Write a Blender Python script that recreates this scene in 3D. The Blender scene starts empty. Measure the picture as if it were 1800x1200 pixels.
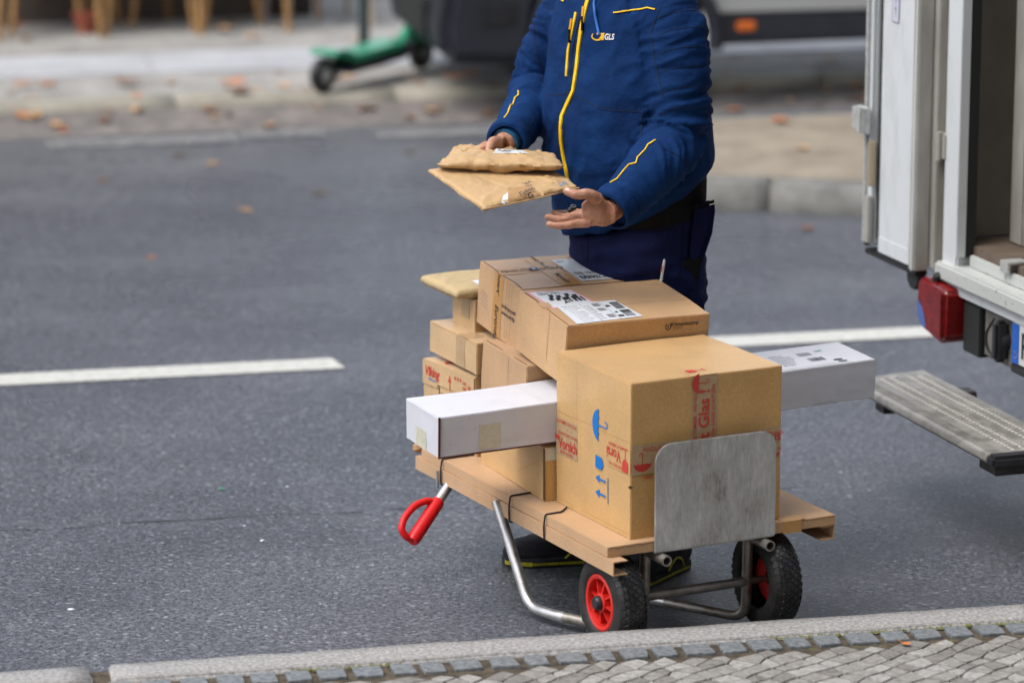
import bpy, bmesh, math, random
import numpy as np
from mathutils import Vector, Matrix, noise
from mathutils.bvhtree import BVHTree

random.seed(7)
PI = math.pi
scene = bpy.context.scene
COL = scene.collection

# ------------------------------------------------------------------ camera, sky, sun, exposure
F_PX, PITCH, CAM_H = 6500.0, 0.229, 2.8
cam_d = bpy.data.cameras.new('camera')
cam = bpy.data.objects.new('camera', cam_d)
COL.objects.link(cam)
cam.location = (0, 0, CAM_H)
cam.rotation_euler = (PI / 2 - PITCH, 0, 0)
cam_d.sensor_width = 36
cam_d.lens = 36 * F_PX / 1800
cam_d.clip_end = 600
cam_d.dof.use_dof = True
cam_d.dof.focus_distance = 9.35
cam_d.dof.aperture_fstop = 2.1
scene.camera = cam

world = bpy.data.worlds.new('World')
scene.world = world
world.use_nodes = True
wn = world.node_tree
for n_ in list(wn.nodes):
    wn.nodes.remove(n_)
w_out = wn.nodes.new('ShaderNodeOutputWorld')
w_bg = wn.nodes.new('ShaderNodeBackground')
w_sky = wn.nodes.new('ShaderNodeTexSky')
w_hs = wn.nodes.new('ShaderNodeHueSaturation')
w_sky.sky_type = 'NISHITA'
w_sky.sun_disc = False
SUN_EL, SUN_AZ = math.radians(60), math.radians(-118)     # azimuth measured from +Y towards +X
w_sky.sun_elevation = SUN_EL
w_sky.sun_rotation = SUN_AZ
w_sky.dust_density = 3.0
w_sky.air_density = 1.0
w_sky.ozone_density = 1.0
w_hs.inputs['Saturation'].default_value = 0.48
w_bg.inputs['Strength'].default_value = 0.15
wn.links.new(w_sky.outputs[0], w_hs.inputs['Color'])
wn.links.new(w_hs.outputs[0], w_bg.inputs['Color'])
wn.links.new(w_bg.outputs[0], w_out.inputs[0])

sun_d = bpy.data.lights.new('sun', 'SUN')
sun_d.energy = 0.9
sun_d.angle = math.radians(40)
sun_d.color = (1.0, 0.955, 0.89)
sun = bpy.data.objects.new('sun', sun_d)
COL.objects.link(sun)
sd = Vector((math.sin(SUN_AZ) * math.cos(SUN_EL), math.cos(SUN_AZ) * math.cos(SUN_EL), math.sin(SUN_EL)))
sun.rotation_euler = sd.to_track_quat('Z', 'Y').to_euler()

scene.view_settings.view_transform = 'Standard'
scene.view_settings.look = 'None'
scene.view_settings.gamma = 1
scene.view_settings.use_curve_mapping = False
scene.view_settings.exposure = 0.93

# ------------------------------------------------------------------ frames of the place
B_CART, A_ROAD, A_VAN = 0.466, 0.213, 0.333


def frame(a):
    return Vector((math.cos(a), math.sin(a), 0)), Vector((-math.sin(a), math.cos(a), 0))


E_, G_ = frame(B_CART)
U_, V_ = frame(A_ROAD)
M_, N_ = frame(A_VAN)


def cart(e, g, z=0.0):
    return E_ * e + G_ * g + Vector((0, 0, z))


def rd(u, v, z=0.0):
    return U_ * u + V_ * v + Vector((0, 0, z))


def vn(m, n, z=0.0):
    return M_ * m + N_ * n + Vector((0, 0, z))


def ray(px, py):
    X, Y = (px - 900) / F_PX, (600 - py) / F_PX
    return Vector((X, math.cos(PITCH) + Y * math.sin(PITCH), -math.sin(PITCH) + Y * math.cos(PITCH)))


def at(px, py, y):
    """point of the place at depth y"""
    r = ray(px, py)
    return Vector((0, 0, CAM_H)) + r * (y / r.y)


def atz(px, py, z):
    r = ray(px, py)
    return Vector((0, 0, CAM_H)) + r * ((z - CAM_H) / r.z)


# ------------------------------------------------------------------ materials
MATS = {}


def mat(name, col, rough=0.6, metal=0.0, spec=0.5, var=0.0, vscale=20, bump=0.0, bscale=200, col2=None,
        stretch=(1, 1, 1), coat=0.0, sheen=0.0, emit=None, bump2=0.0, b2scale=30, detail=4, alpha=1.0, vramp=(0.35, 0.65), rvar=0.0):
    m = bpy.data.materials.new(name)
    m.use_nodes = True
    nt = m.node_tree
    N, L = nt.nodes, nt.links
    p = N['Principled BSDF']
    p.inputs['Base Color'].default_value = (*col, 1)
    p.inputs['Roughness'].default_value = rough
    p.inputs['Metallic'].default_value = metal
    p.inputs['Specular IOR Level'].default_value = spec
    p.inputs['Coat Weight'].default_value = coat
    p.inputs['Sheen Weight'].default_value = sheen
    p.inputs['Alpha'].default_value = alpha
    tc = N.new('ShaderNodeTexCoord')
    mp = N.new('ShaderNodeMapping')
    mp.inputs['Scale'].default_value = stretch
    L.new(tc.outputs['Object'], mp.inputs['Vector'])
    if var > 0 or col2:
        nz = N.new('ShaderNodeTexNoise')
        nz.inputs['Scale'].default_value = vscale
        nz.inputs['Detail'].default_value = detail
        nz.inputs['Roughness'].default_value = 0.62
        L.new(mp.outputs[0], nz.inputs['Vector'])
        rp = N.new('ShaderNodeValToRGB')
        rp.color_ramp.elements[0].position, rp.color_ramp.elements[1].position = vramp
        a = col if col2 else tuple(c * (1 - var) for c in col)
        b = col2 if col2 else tuple(min(1, c * (1 + var)) for c in col)
        rp.color_ramp.elements[0].color = (*a, 1)
        rp.color_ramp.elements[1].color = (*b, 1)
        L.new(nz.outputs['Fac'], rp.inputs[0])
        L.new(rp.outputs[0], p.inputs['Base Color'])
        if rvar:
            mr = N.new('ShaderNodeMapRange')
            mr.inputs['From Min'].default_value = 0.3
            mr.inputs['From Max'].default_value = 0.7
            mr.inputs['To Min'].default_value = rough - rvar
            mr.inputs['To Max'].default_value = rough + rvar
            L.new(nz.outputs['Fac'], mr.inputs[0])
            L.new(mr.outputs[0], p.inputs['Roughness'])
    last = None
    for (s, sc) in ((bump, bscale), (bump2, b2scale)):
        if s > 0:
            n2 = N.new('ShaderNodeTexNoise')
            n2.inputs['Scale'].default_value = sc
            n2.inputs['Detail'].default_value = 3
            L.new(mp.outputs[0], n2.inputs['Vector'])
            bp = N.new('ShaderNodeBump')
            bp.inputs['Strength'].default_value = s
            bp.inputs['Distance'].default_value = 0.3 / sc
            L.new(n2.outputs['Fac'], bp.inputs['Height'])
            if last:
                L.new(last.outputs[0], bp.inputs['Normal'])
            last = bp
    if last:
        L.new(last.outputs[0], p.inputs['Normal'])
    MATS[name] = m
    return m


def cardboard(name, col, var=0.09, ribs=260.0):
    """kraft board: fibre flecks, large faint stains, corrugation telegraphing through the liner"""
    m = mat(name, col, rough=0.42, spec=0.5, sheen=0.30)
    nt = m.node_tree
    N, L = nt.nodes, nt.links
    p = N['Principled BSDF']
    tc = N.new('ShaderNodeTexCoord')
    a = N.new('ShaderNodeTexNoise'); a.inputs['Scale'].default_value = 9; a.inputs['Detail'].default_value = 5
    b = N.new('ShaderNodeTexNoise'); b.inputs['Scale'].default_value = 420; b.inputs['Detail'].default_value = 2
    mpb = N.new('ShaderNodeMapping'); mpb.inputs['Scale'].default_value = (1, 1, 0.45)
    L.new(tc.outputs['Object'], a.inputs['Vector']); L.new(tc.outputs['Object'], mpb.inputs['Vector']); L.new(mpb.outputs[0], b.inputs['Vector'])
    r1 = N.new('ShaderNodeValToRGB')
    r1.color_ramp.elements[0].position, r1.color_ramp.elements[1].position = 0.3, 0.7
    r1.color_ramp.elements[0].color = (*[c * (1 - var) for c in col], 1)
    r1.color_ramp.elements[1].color = (*[c * (1 + var) for c in col], 1)
    L.new(a.outputs['Fac'], r1.inputs[0])
    r2 = N.new('ShaderNodeValToRGB')
    r2.color_ramp.elements[0].position, r2.color_ramp.elements[1].position = 0.34, 0.66
    r2.color_ramp.elements[0].color = (0.86, 0.84, 0.82, 1); r2.color_ramp.elements[1].color = (1.08, 1.08, 1.08, 1)
    L.new(b.outputs['Fac'], r2.inputs[0])
    mx = N.new('ShaderNodeMix'); mx.data_type = 'RGBA'; mx.blend_type = 'MULTIPLY'; mx.inputs[0].default_value = 1
    L.new(r1.outputs[0], mx.inputs[6]); L.new(r2.outputs[0], mx.inputs[7]); L.new(mx.outputs[2], p.inputs['Base Color'])
    # corrugation: faint regular ribs + dents
    wv = N.new('ShaderNodeTexWave'); wv.wave_type = 'BANDS'; wv.bands_direction = 'DIAGONAL' if False else 'X'
    wv.inputs['Scale'].default_value = ribs / 6.283; wv.inputs['Distortion'].default_value = 0.6
    mpw = N.new('ShaderNodeMapping'); mpw.inputs['Scale'].default_value = (1, 1, 0)
    L.new(tc.outputs['Object'], mpw.inputs['Vector']); L.new(mpw.outputs[0], wv.inputs['Vector'])
    b1 = N.new('ShaderNodeBump'); b1.inputs['Strength'].default_value = 0.10; b1.inputs['Distance'].default_value = 0.0006
    L.new(wv.outputs['Fac'], b1.inputs['Height'])
    d = N.new('ShaderNodeTexNoise'); d.inputs['Scale'].default_value = 7; d.inputs['Detail'].default_value = 2
    L.new(tc.outputs['Object'], d.inputs['Vector'])
    b2 = N.new('ShaderNodeBump'); b2.inputs['Strength'].default_value = 0.25; b2.inputs['Distance'].default_value = 0.004
    L.new(d.outputs['Fac'], b2.inputs['Height']); L.new(b1.outputs[0], b2.inputs['Normal'])
    L.new(b2.outputs[0], p.inputs['Normal'])
    return m


M_CARD = cardboard('cardboard_tan', (0.52, 0.31, 0.135))
M_GOLD = cardboard('cardboard_golden', (0.53, 0.31, 0.10))
M_PINK = cardboard('cardboard_pinkish', (0.48, 0.285, 0.135))
M_PALE = cardboard('cardboard_pale', (0.53, 0.345, 0.16))
M_CUT = mat('cardboard_cut_edge', (0.13, 0.075, 0.04), 0.9, var=0.4, vscale=400)
M_WHITEBOX = mat('white_board', (0.60, 0.61, 0.66), 0.42, spec=0.4, var=0.02, vscale=25, bump=0.12, bscale=16)
M_TAPE = mat('brown_packing_tape', (0.40, 0.235, 0.11), 0.3, spec=0.5, var=0.08, vscale=50, bump=0.25, bscale=45)
M_TAPE_PALE = mat('clear_packing_tape', (0.43, 0.295, 0.165), 0.28, spec=0.5, var=0.07, vscale=60, bump=0.3, bscale=60)
M_TAPE_OR = mat('printed_orange_tape', (0.47, 0.25, 0.08), 0.3, spec=0.5, var=0.05, vscale=60, bump=0.3, bscale=60)
M_TAPE_YEL = mat('yellowed_tape', (0.56, 0.54, 0.42), 0.3, var=0.05, vscale=60, bump=0.4, bscale=90)
M_PAPER = mat('label_paper', (0.66, 0.70, 0.74), 0.35, spec=0.5, bump=0.1, bscale=20)
M_RED = mat('red_print', (0.52, 0.045, 0.03), 0.45)
M_BLUE = mat('blue_print', (0.0, 0.16, 0.52), 0.5)
M_BLACK = mat('black_print', (0.02, 0.02, 0.025), 0.6)
M_GREYP = mat('grey_print', (0.22, 0.22, 0.24), 0.6)
M_PINKP = mat('pink_border', (0.75, 0.36, 0.45), 0.6)
M_ENV = mat('kraft_paper', (0.50, 0.325, 0.155), 0.5, spec=0.4, var=0.04, vscale=14, bump=0.5, bscale=14, bump2=0.2, b2scale=50, sheen=0.1)
M_ENV2 = mat('kraft_paper_dull', (0.46, 0.35, 0.19), 0.65, spec=0.3, var=0.08, vscale=22, bump=0.5, bscale=26, bump2=0.3, b2scale=90)
M_PATCH = mat('kraft_patch', (0.40, 0.235, 0.10), 0.5, var=0.05, vscale=40, bump=0.7, bscale=60)
M_STEEL = mat('galvanised_tube', (0.42, 0.41, 0.40), 0.38, metal=0.85, col2=(0.60, 0.60, 0.60), vscale=30, rvar=0.1, bump=0.1, bscale=150)
M_STEEL_D = mat('weathered_tube', (0.20, 0.17, 0.14), 0.45, metal=0.75, col2=(0.38, 0.36, 0.33), vscale=22, rvar=0.12, bump=0.15, bscale=150)
M_RIM = mat('red_rim_plastic', (0.62, 0.022, 0.015), 0.38, spec=0.5, var=0.12, vscale=60)
M_GRIP = mat('red_grip_plastic', (0.68, 0.008, 0.012), 0.42, spec=0.4, var=0.06, vscale=80, bump=0.15, bscale=300)
M_RUBBER = mat('tyre_rubber', (0.008, 0.008, 0.009), 0.38, spec=0.5, col2=(0.020, 0.019, 0.018), vscale=40, bump=0.3, bscale=250)
M_WALLRUB = mat('tyre_sidewall', (0.026, 0.024, 0.023), 0.65, spec=0.35, var=0.35, vscale=35, bump=0.2, bscale=150)
M_BLKPL = mat('black_plastic', (0.02, 0.02, 0.024), 0.45, var=0.2, vscale=40)
M_CORD = mat('black_cord', (0.015, 0.016, 0.02), 0.8)


def scratched_plate():
    m = mat('scratched_aluminium', (0.3, 0.3, 0.3), 0.5, metal=0.35, spec=0.4)
    N, L = m.node_tree.nodes, m.node_tree.links
    p = N['Principled BSDF']
    tc = N.new('ShaderNodeTexCoord')
    a = N.new('ShaderNodeTexNoise'); a.inputs['Scale'].default_value = 16; a.inputs['Detail'].default_value = 9; a.inputs['Roughness'].default_value = 0.7
    b = N.new('ShaderNodeTexNoise'); b.inputs['Scale'].default_value = 5; b.inputs['Detail'].default_value = 3
    mpa = N.new('ShaderNodeMapping'); mpa.inputs['Scale'].default_value = (2.2, 1, 0.8)
    L.new(tc.outputs['Object'], mpa.inputs[0]); L.new(mpa.outputs[0], a.inputs['Vector']); L.new(tc.outputs['Object'], b.inputs['Vector'])
    c = N.new('ShaderNodeTexNoise'); c.inputs['Scale'].default_value = 90; c.inputs['Detail'].default_value = 6; c.inputs['Roughness'].default_value = 0.8
    mpc = N.new('ShaderNodeMapping'); mpc.inputs['Scale'].default_value = (1.6, 1.6, 0.35); L.new(tc.outputs['Object'], mpc.inputs[0]); L.new(mpc.outputs[0], c.inputs['Vector'])
    ad0 = N.new('ShaderNodeMath'); ad0.operation = 'ADD'; L.new(a.outputs['Fac'], ad0.inputs[0]); L.new(b.outputs['Fac'], ad0.inputs[1])
    ad = N.new('ShaderNodeMath'); ad.operation = 'ADD'; L.new(ad0.outputs[0], ad.inputs[0]); L.new(c.outputs['Fac'], ad.inputs[1])
    r = N.new('ShaderNodeValToRGB')
    e = r.color_ramp.elements
    dv = N.new('ShaderNodeMath'); dv.operation = 'DIVIDE'; dv.inputs[1].default_value = 3; L.new(ad.outputs[0], dv.inputs[0])
    e[0].position = 0.36; e[0].color = (0.14, 0.125, 0.10, 1)
    e[1].position = 0.62; e[1].color = (0.62, 0.63, 0.61, 1)
    x = e.new(0.44); x.color = (0.35, 0.34, 0.32, 1)
    x = e.new(0.53); x.color = (0.46, 0.465, 0.45, 1)
    L.new(dv.outputs[0], r.inputs[0]); L.new(r.outputs[0], p.inputs['Base Color'])
    s = N.new('ShaderNodeTexVoronoi'); s.feature = 'DISTANCE_TO_EDGE'; s.inputs['Scale'].default_value = 28
    mps = N.new('ShaderNodeMapping'); mps.inputs['Scale'].default_value = (1, 1, 0.12); mps.inputs['Rotation'].default_value = (0, 0.6, 0)
    L.new(tc.outputs['Object'], mps.inputs[0]); L.new(mps.outputs[0], s.inputs['Vector'])
    bp = N.new('ShaderNodeBump'); bp.inputs['Strength'].default_value = 0.35; bp.inputs['Distance'].default_value = 0.002
    L.new(a.outputs['Fac'], bp.inputs['Height']); L.new(bp.outputs[0], p.inputs['Normal'])
    mr = N.new('ShaderNodeMapRange'); mr.inputs['To Min'].default_value = 0.32; mr.inputs['To Max'].default_value = 0.62
    L.new(a.outputs['Fac'], mr.inputs[0]); L.new(mr.outputs[0], p.inputs['Roughness'])
    return m


M_PLATE = scratched_plate()


A_R = 0.213


def asphalt():
    m = mat('asphalt', (0.05, 0.05, 0.052), 0.5, spec=1.0)
    N, L = m.node_tree.nodes, m.node_tree.links
    p = N['Principled BSDF']
    tc = N.new('ShaderNodeTexCoord')

    def noise_(scale, detail=4, rough=0.6, src=None):
        n = N.new('ShaderNodeTexNoise'); n.inputs['Scale'].default_value = scale
        n.inputs['Detail'].default_value = detail; n.inputs['Roughness'].default_value = rough
        L.new(src or tc.outputs['Object'], n.inputs['Vector']); return n

    def ramp(fac, stops):
        r = N.new('ShaderNodeValToRGB'); e = r.color_ramp.elements
        e[0].position, e[0].color = stops[0][0], (*stops[0][1], 1)
        e[1].position, e[1].color = stops[-1][0], (*stops[-1][1], 1)
        for q, c in stops[1:-1]: x = e.new(q); x.color = (*c, 1)
        L.new(fac, r.inputs[0]); return r

    def mul(a, b):
        x = N.new('ShaderNodeMix'); x.data_type = 'RGBA'; x.blend_type = 'MULTIPLY'; x.inputs[0].default_value = 1
        L.new(a, x.inputs[6]); L.new(b, x.inputs[7]); return x.outputs[2]
    # chippings of different greys, dark binder pits between them
    v = N.new('ShaderNodeTexVoronoi'); v.inputs['Scale'].default_value = 110
    L.new(tc.outputs['Object'], v.inputs['Vector'])
    sp = N.new('ShaderNodeSeparateColor'); L.new(v.outputs['Color'], sp.inputs[0])
    chips = ramp(sp.outputs[0], [(0.0, (0.054, 0.059, 0.073)), (0.5, (0.110, 0.119, 0.143)), (0.95, (0.170, 0.180, 0.208)), (1.0, (0.34, 0.35, 0.37))])
    pits = noise_(85, 5, 0.8)
    pitc = ramp(pits.outputs['Fac'], [(0.39, (0.06, 0.06, 0.07)), (0.48, (0.80, 0.80, 0.80)), (0.62, (1.30, 1.30, 1.30))])
    big = noise_(0.8, 6, 0.6)
    bigc = ramp(big.outputs['Fac'], [(0.30, (0.74, 0.76, 0.81)), (0.70, (1.20, 1.19, 1.16))])
    mpt = N.new('ShaderNodeMapping'); mpt.inputs['Rotation'].default_value = (0, 0, -A_R); mpt.inputs['Scale'].default_value = (0.25, 2.2, 1); L.new(tc.outputs['Object'], mpt.inputs[0])
    trk = noise_(1.0, 4, 0.5, mpt.outputs[0])
    trkc = ramp(trk.outputs['Fac'], [(0.35, (0.86, 0.86, 0.88)), (0.62, (1.08, 1.08, 1.07))])
    # older, paler surface further out, with a ragged limit
    sx = N.new('ShaderNodeSeparateXYZ'); L.new(tc.outputs['Object'], sx.inputs[0])
    a = N.new('ShaderNodeMath'); a.operation = 'MULTIPLY_ADD'; a.inputs[1].default_value = -0.35
    L.new(sx.outputs['X'], a.inputs[0]); L.new(sx.outputs['Y'], a.inputs[2])
    edge = noise_(0.7, 7, 0.65)
    b = N.new('ShaderNodeMath'); b.operation = 'MULTIPLY_ADD'; b.inputs[1].default_value = 5.0
    L.new(edge.outputs['Fac'], b.inputs[0]); L.new(a.outputs[0], b.inputs[2])
    mr0 = N.new('ShaderNodeMapRange'); mr0.inputs['From Min'].default_value = 16.8; mr0.inputs['From Max'].default_value = 18.6
    L.new(b.outputs[0], mr0.inputs[0])
    old = ramp(mr0.outputs[0], [(0.0, (1.0, 1.0, 1.0)), (1.0, (1.22, 1.20, 1.13))])
    col = mul(mul(mul(mul(chips.outputs[0], pitc.outputs[0]), bigc.outputs[0]), old.outputs[0]), trkc.outputs[0])
    L.new(col, p.inputs['Base Color'])
    bp = N.new('ShaderNodeBump'); bp.inputs['Strength'].default_value = 1.0; bp.inputs['Distance'].default_value = 0.005
    L.new(pits.outputs['Fac'], bp.inputs['Height'])
    bp2 = N.new('ShaderNodeBump'); bp2.inputs['Strength'].default_value = 0.35; bp2.inputs['Distance'].default_value = 0.002; bp2.invert = True
    L.new(v.outputs['Distance'], bp2.inputs['Height']); L.new(bp.outputs[0], bp2.inputs['Normal']); L.new(bp2.outputs[0], p.inputs['Normal'])
    mr = N.new('ShaderNodeMapRange'); mr.inputs['From Min'].default_value = 0.3; mr.inputs['From Max'].default_value = 0.7
    mr.inputs['To Min'].default_value = 0.22; mr.inputs['To Max'].default_value = 0.36
    L.new(big.outputs['Fac'], mr.inputs[0]); L.new(mr.outputs[0], p.inputs['Roughness'])
    return m


M_ASPH = asphalt()
M_LINE = mat('road_paint', (0.50, 0.50, 0.46), 0.6, var=0.12, vscale=35, bump=0.5, bscale=220)
M_LINE_OLD = mat('worn_road_paint', (0.12, 0.12, 0.125), 0.7, col2=(0.24, 0.24, 0.235), vscale=14, bump=0.5, bscale=220)
M_GRANITE = mat('kerb_granite', (0.15, 0.145, 0.14), 0.75, col2=(0.47, 0.46, 0.445), vscale=100, bump=0.5, bscale=170, bump2=0.3, b2scale=18, detail=7, vramp=(0.3, 0.72))
M_COB = [mat('cobble_grey_%s' % n, c, 0.7, col2=d, vscale=60, bump=0.6, bscale=120, detail=6) for n, c, d in
         (('warm', (0.18, 0.17, 0.155), (0.32, 0.305, 0.28)), ('pale', (0.23, 0.22, 0.205), (0.40, 0.385, 0.36)), ('dark', (0.13, 0.122, 0.11), (0.25, 0.235, 0.215)))]
M_SETT = mat('blue_grey_sett', (0.10, 0.112, 0.122), 0.6, col2=(0.22, 0.238, 0.25), vscale=70, bump=0.6, bscale=120)
M_SOIL = mat('joint_sand_and_soil', (0.035, 0.028, 0.02), 0.95, col2=(0.11, 0.085, 0.055), vscale=40, bump=0.8, bscale=150)
M_MOSS = mat('moss', (0.07, 0.085, 0.012), 0.9, col2=(0.20, 0.20, 0.035), vscale=60, bump=0.8, bscale=200)
M_FARPAVE = mat('far_paving', (0.24, 0.23, 0.215), 0.8, col2=(0.37, 0.36, 0.34), vscale=5, bump=0.5, bscale=40)
M_FARSLAB = mat('granite_slabs', (0.38, 0.39, 0.41), 0.6, col2=(0.50, 0.51, 0.54), vscale=3, bump=0.3, bscale=60)
M_ISLAND = mat('sandy_island_ground', (0.19, 0.16, 0.12), 0.9, col2=(0.29, 0.25, 0.19), vscale=5, bump=0.6, bscale=60)
M_LEAF = [mat('leaf_%s' % n, c, 0.6, var=0.3, vscale=60) for n, c in
          (('orange', (0.52, 0.19, 0.06)), ('brown', (0.22, 0.10, 0.05)), ('pale', (0.50, 0.30, 0.15)), ('olive', (0.12, 0.09, 0.05)))]


# ------------------------------------------------------------------ object helpers
def link(o, parent=None):
    COL.objects.link(o)
    if parent is not None:
        o.parent = parent
    return o


def tag(o, label=None, cat=None, group=None, kind=None):
    if label: o['label'] = label
    if cat: o['category'] = cat
    if group: o['group'] = group
    if kind: o['kind'] = kind
    return o


def empty(name, loc=(0, 0, 0), label=None, cat=None, group=None, rot=None):
    o = bpy.data.objects.new(name, None)
    o.empty_display_size = 0.05
    if rot is not None:
        o.matrix_world = Matrix.Translation(Vector(loc)) @ rot.to_4x4()
    else:
        o.location = loc
    link(o)
    return tag(o, label, cat, group)


class MB:
    """collects verts/faces, builds one mesh object"""

    def __init__(self):
        self.v, self.f, self.mi = [], [], []

    def add(self, vs, fs, mi=0):
        n = len(self.v)
        self.v += [Vector(a) for a in vs]
        self.f += [tuple(i + n for i in f) for f in fs]
        self.mi += [mi] * len(fs)
        return self

    def box(self, lo, hi, mi=0, X=None):
        x0, y0, z0 = lo; x1, y1, z1 = hi
        vs = [(x0, y0, z0), (x1, y0, z0), (x1, y1, z0), (x0, y1, z0), (x0, y0, z1), (x1, y0, z1), (x1, y1, z1), (x0, y1, z1)]
        if X: vs = [X(Vector(a)) for a in vs]
        return self.add(vs, [(0, 3, 2, 1), (4, 5, 6, 7), (0, 1, 5, 4), (1, 2, 6, 5), (2, 3, 7, 6), (3, 0, 4, 7)], mi)

    def prism(self, poly, z0, z1, mi=0, X=None):
        """poly in xy, extruded in z"""
        n = len(poly)
        vs = [(p[0], p[1], z0) for p in poly] + [(p[0], p[1], z1) for p in poly]
        if X: vs = [X(Vector(a)) for a in vs]
        fs = [tuple(reversed(range(n))), tuple(range(n, 2 * n))] + [(i, (i + 1) % n, n + (i + 1) % n, n + i) for i in range(n)]
        return self.add(vs, fs, mi)

    def tube(self, pts, r, n=12, mi=0, caps=True, hollow=0.0):
        """round tube along points; r a number or a list"""
        pts = [Vector(p) for p in pts]
        m = len(pts)
        rs = r if isinstance(r, (list, tuple)) else [r] * m
        t0 = (pts[1] - pts[0]).normalized()
        a = t0.orthogonal().normalized()
        vs = []
        for i, p in enumerate(pts):
            if i == 0: t = t0
            elif i == m - 1: t = (pts[-1] - pts[-2]).normalized()
            else: t = ((pts[i + 1] - p).normalized() + (p - pts[i - 1]).normalized()).normalized()
            a = (a - t * a.dot(t)).normalized()
            b = t.cross(a)
            for k in range(n):
                w = 2 * PI * k / n
                vs.append(p + (a * math.cos(w) + b * math.sin(w)) * rs[i])
        fs = []
        for i in range(m - 1):
            for k in range(n):
                fs.append((i * n + k, i * n + (k + 1) % n, (i + 1) * n + (k + 1) % n, (i + 1) * n + k))
        if caps:
            fs.append(tuple(reversed(range(n)))); fs.append(tuple(range((m - 1) * n, m * n)))
        return self.add(vs, fs, mi)

    def lathe(self, prof, c, ax, n=32, mi=0, closed=False):
        """prof: (radius, offset along axis)"""
        ax = Vector(ax).normalized(); a = ax.orthogonal().normalized(); b = ax.cross(a); c = Vector(c)
        m = len(prof)
        vs = []
        for (r, h) in prof:
            for k in range(n):
                w = 2 * PI * k / n
                vs.append(c + ax * h + (a * math.cos(w) + b * math.sin(w)) * r)
        fs = []
        for i in range(m - (0 if closed else 1)):
            j = (i + 1) % m
            for k in range(n):
                fs.append((i * n + k, i * n + (k + 1) % n, j * n + (k + 1) % n, j * n + k))
        return self.add(vs, fs, mi)

    def build(self, name, mats, parent=None, smooth=False, bevel=0.0, segs=2, angle=35, inv=None):
        me = bpy.data.meshes.new(name)
        vs = self.v
        if parent is not None:
            mw = parent_matrix(parent).inverted()
            vs = [mw @ a for a in vs]
        me.from_pydata([tuple(a) for a in vs], [], self.f)
        for m in (mats if isinstance(mats, (list, tuple)) else [mats]):
            me.materials.append(m)
        me.polygons.foreach_set('material_index', self.mi)
        finish(me, smooth, bevel, segs, angle)
        return link(bpy.data.objects.new(name, me), parent)


def parent_matrix(o):
    m = o.matrix_basis
    while o.parent is not None:
        o = o.parent
        m = o.matrix_basis @ m
    return m


def finish(me, smooth, bevel, segs=2, angle=35):
    bm = bmesh.new(); bm.from_mesh(me)
    bmesh.ops.recalc_face_normals(bm, faces=bm.faces)
    if bevel > 0:
        ed = [e for e in bm.edges if len(e.link_faces) == 2 and e.calc_face_angle(0) > math.radians(angle)]
        if ed: bmesh.ops.bevel(bm, geom=ed, offset=bevel, segments=segs, affect='EDGES', clamp_overlap=True)
    if smooth:
        for f in bm.faces: f.smooth = True
        for e in bm.edges:
            if len(e.link_faces) == 2 and e.calc_face_angle(0) > math.radians(angle): e.smooth = False
    bm.to_mesh(me); bm.free()


def bent(pts, r=0.05, n=6):
    """polyline with rounded corners"""
    pts = [Vector(p) for p in pts]
    out = [pts[0]]
    for i in range(1, len(pts) - 1):
        a, b, c = pts[i - 1], pts[i], pts[i + 1]
        d1, d2 = (a - b), (c - b)
        q = min(r, d1.length * 0.45, d2.length * 0.45)
        p1, p2 = b + d1.normalized() * q, b + d2.normalized() * q
        for k in range(n + 1):
            t = k / n
            out.append(p1 * (1 - t) ** 2 + b * 2 * t * (1 - t) + p2 * t * t)
    out.append(pts[-1])
    return out


_text_cache = {}


def text_mesh(s, size, bold=0.0, shear=0.0, align='CENTER'):
    key = (s, bold, shear, align)
    if key not in _text_cache:
        cu = bpy.data.curves.new('txt', 'FONT')
        cu.body = s; cu.size = 1; cu.offset = bold; cu.shear = shear
        cu.align_x = align; cu.align_y = 'CENTER'; cu.resolution_u = 3
        ob = bpy.data.objects.new('txt', cu)
        me = bpy.data.meshes.new_from_object(ob)
        _text_cache[key] = ([v.co.copy() for v in me.vertices], [tuple(p.vertices) for p in me.polygons])
        bpy.data.objects.remove(ob); bpy.data.curves.remove(cu); bpy.data.meshes.remove(me)
    vs, fs = _text_cache[key]
    return [v * size for v in vs], fs


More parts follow.
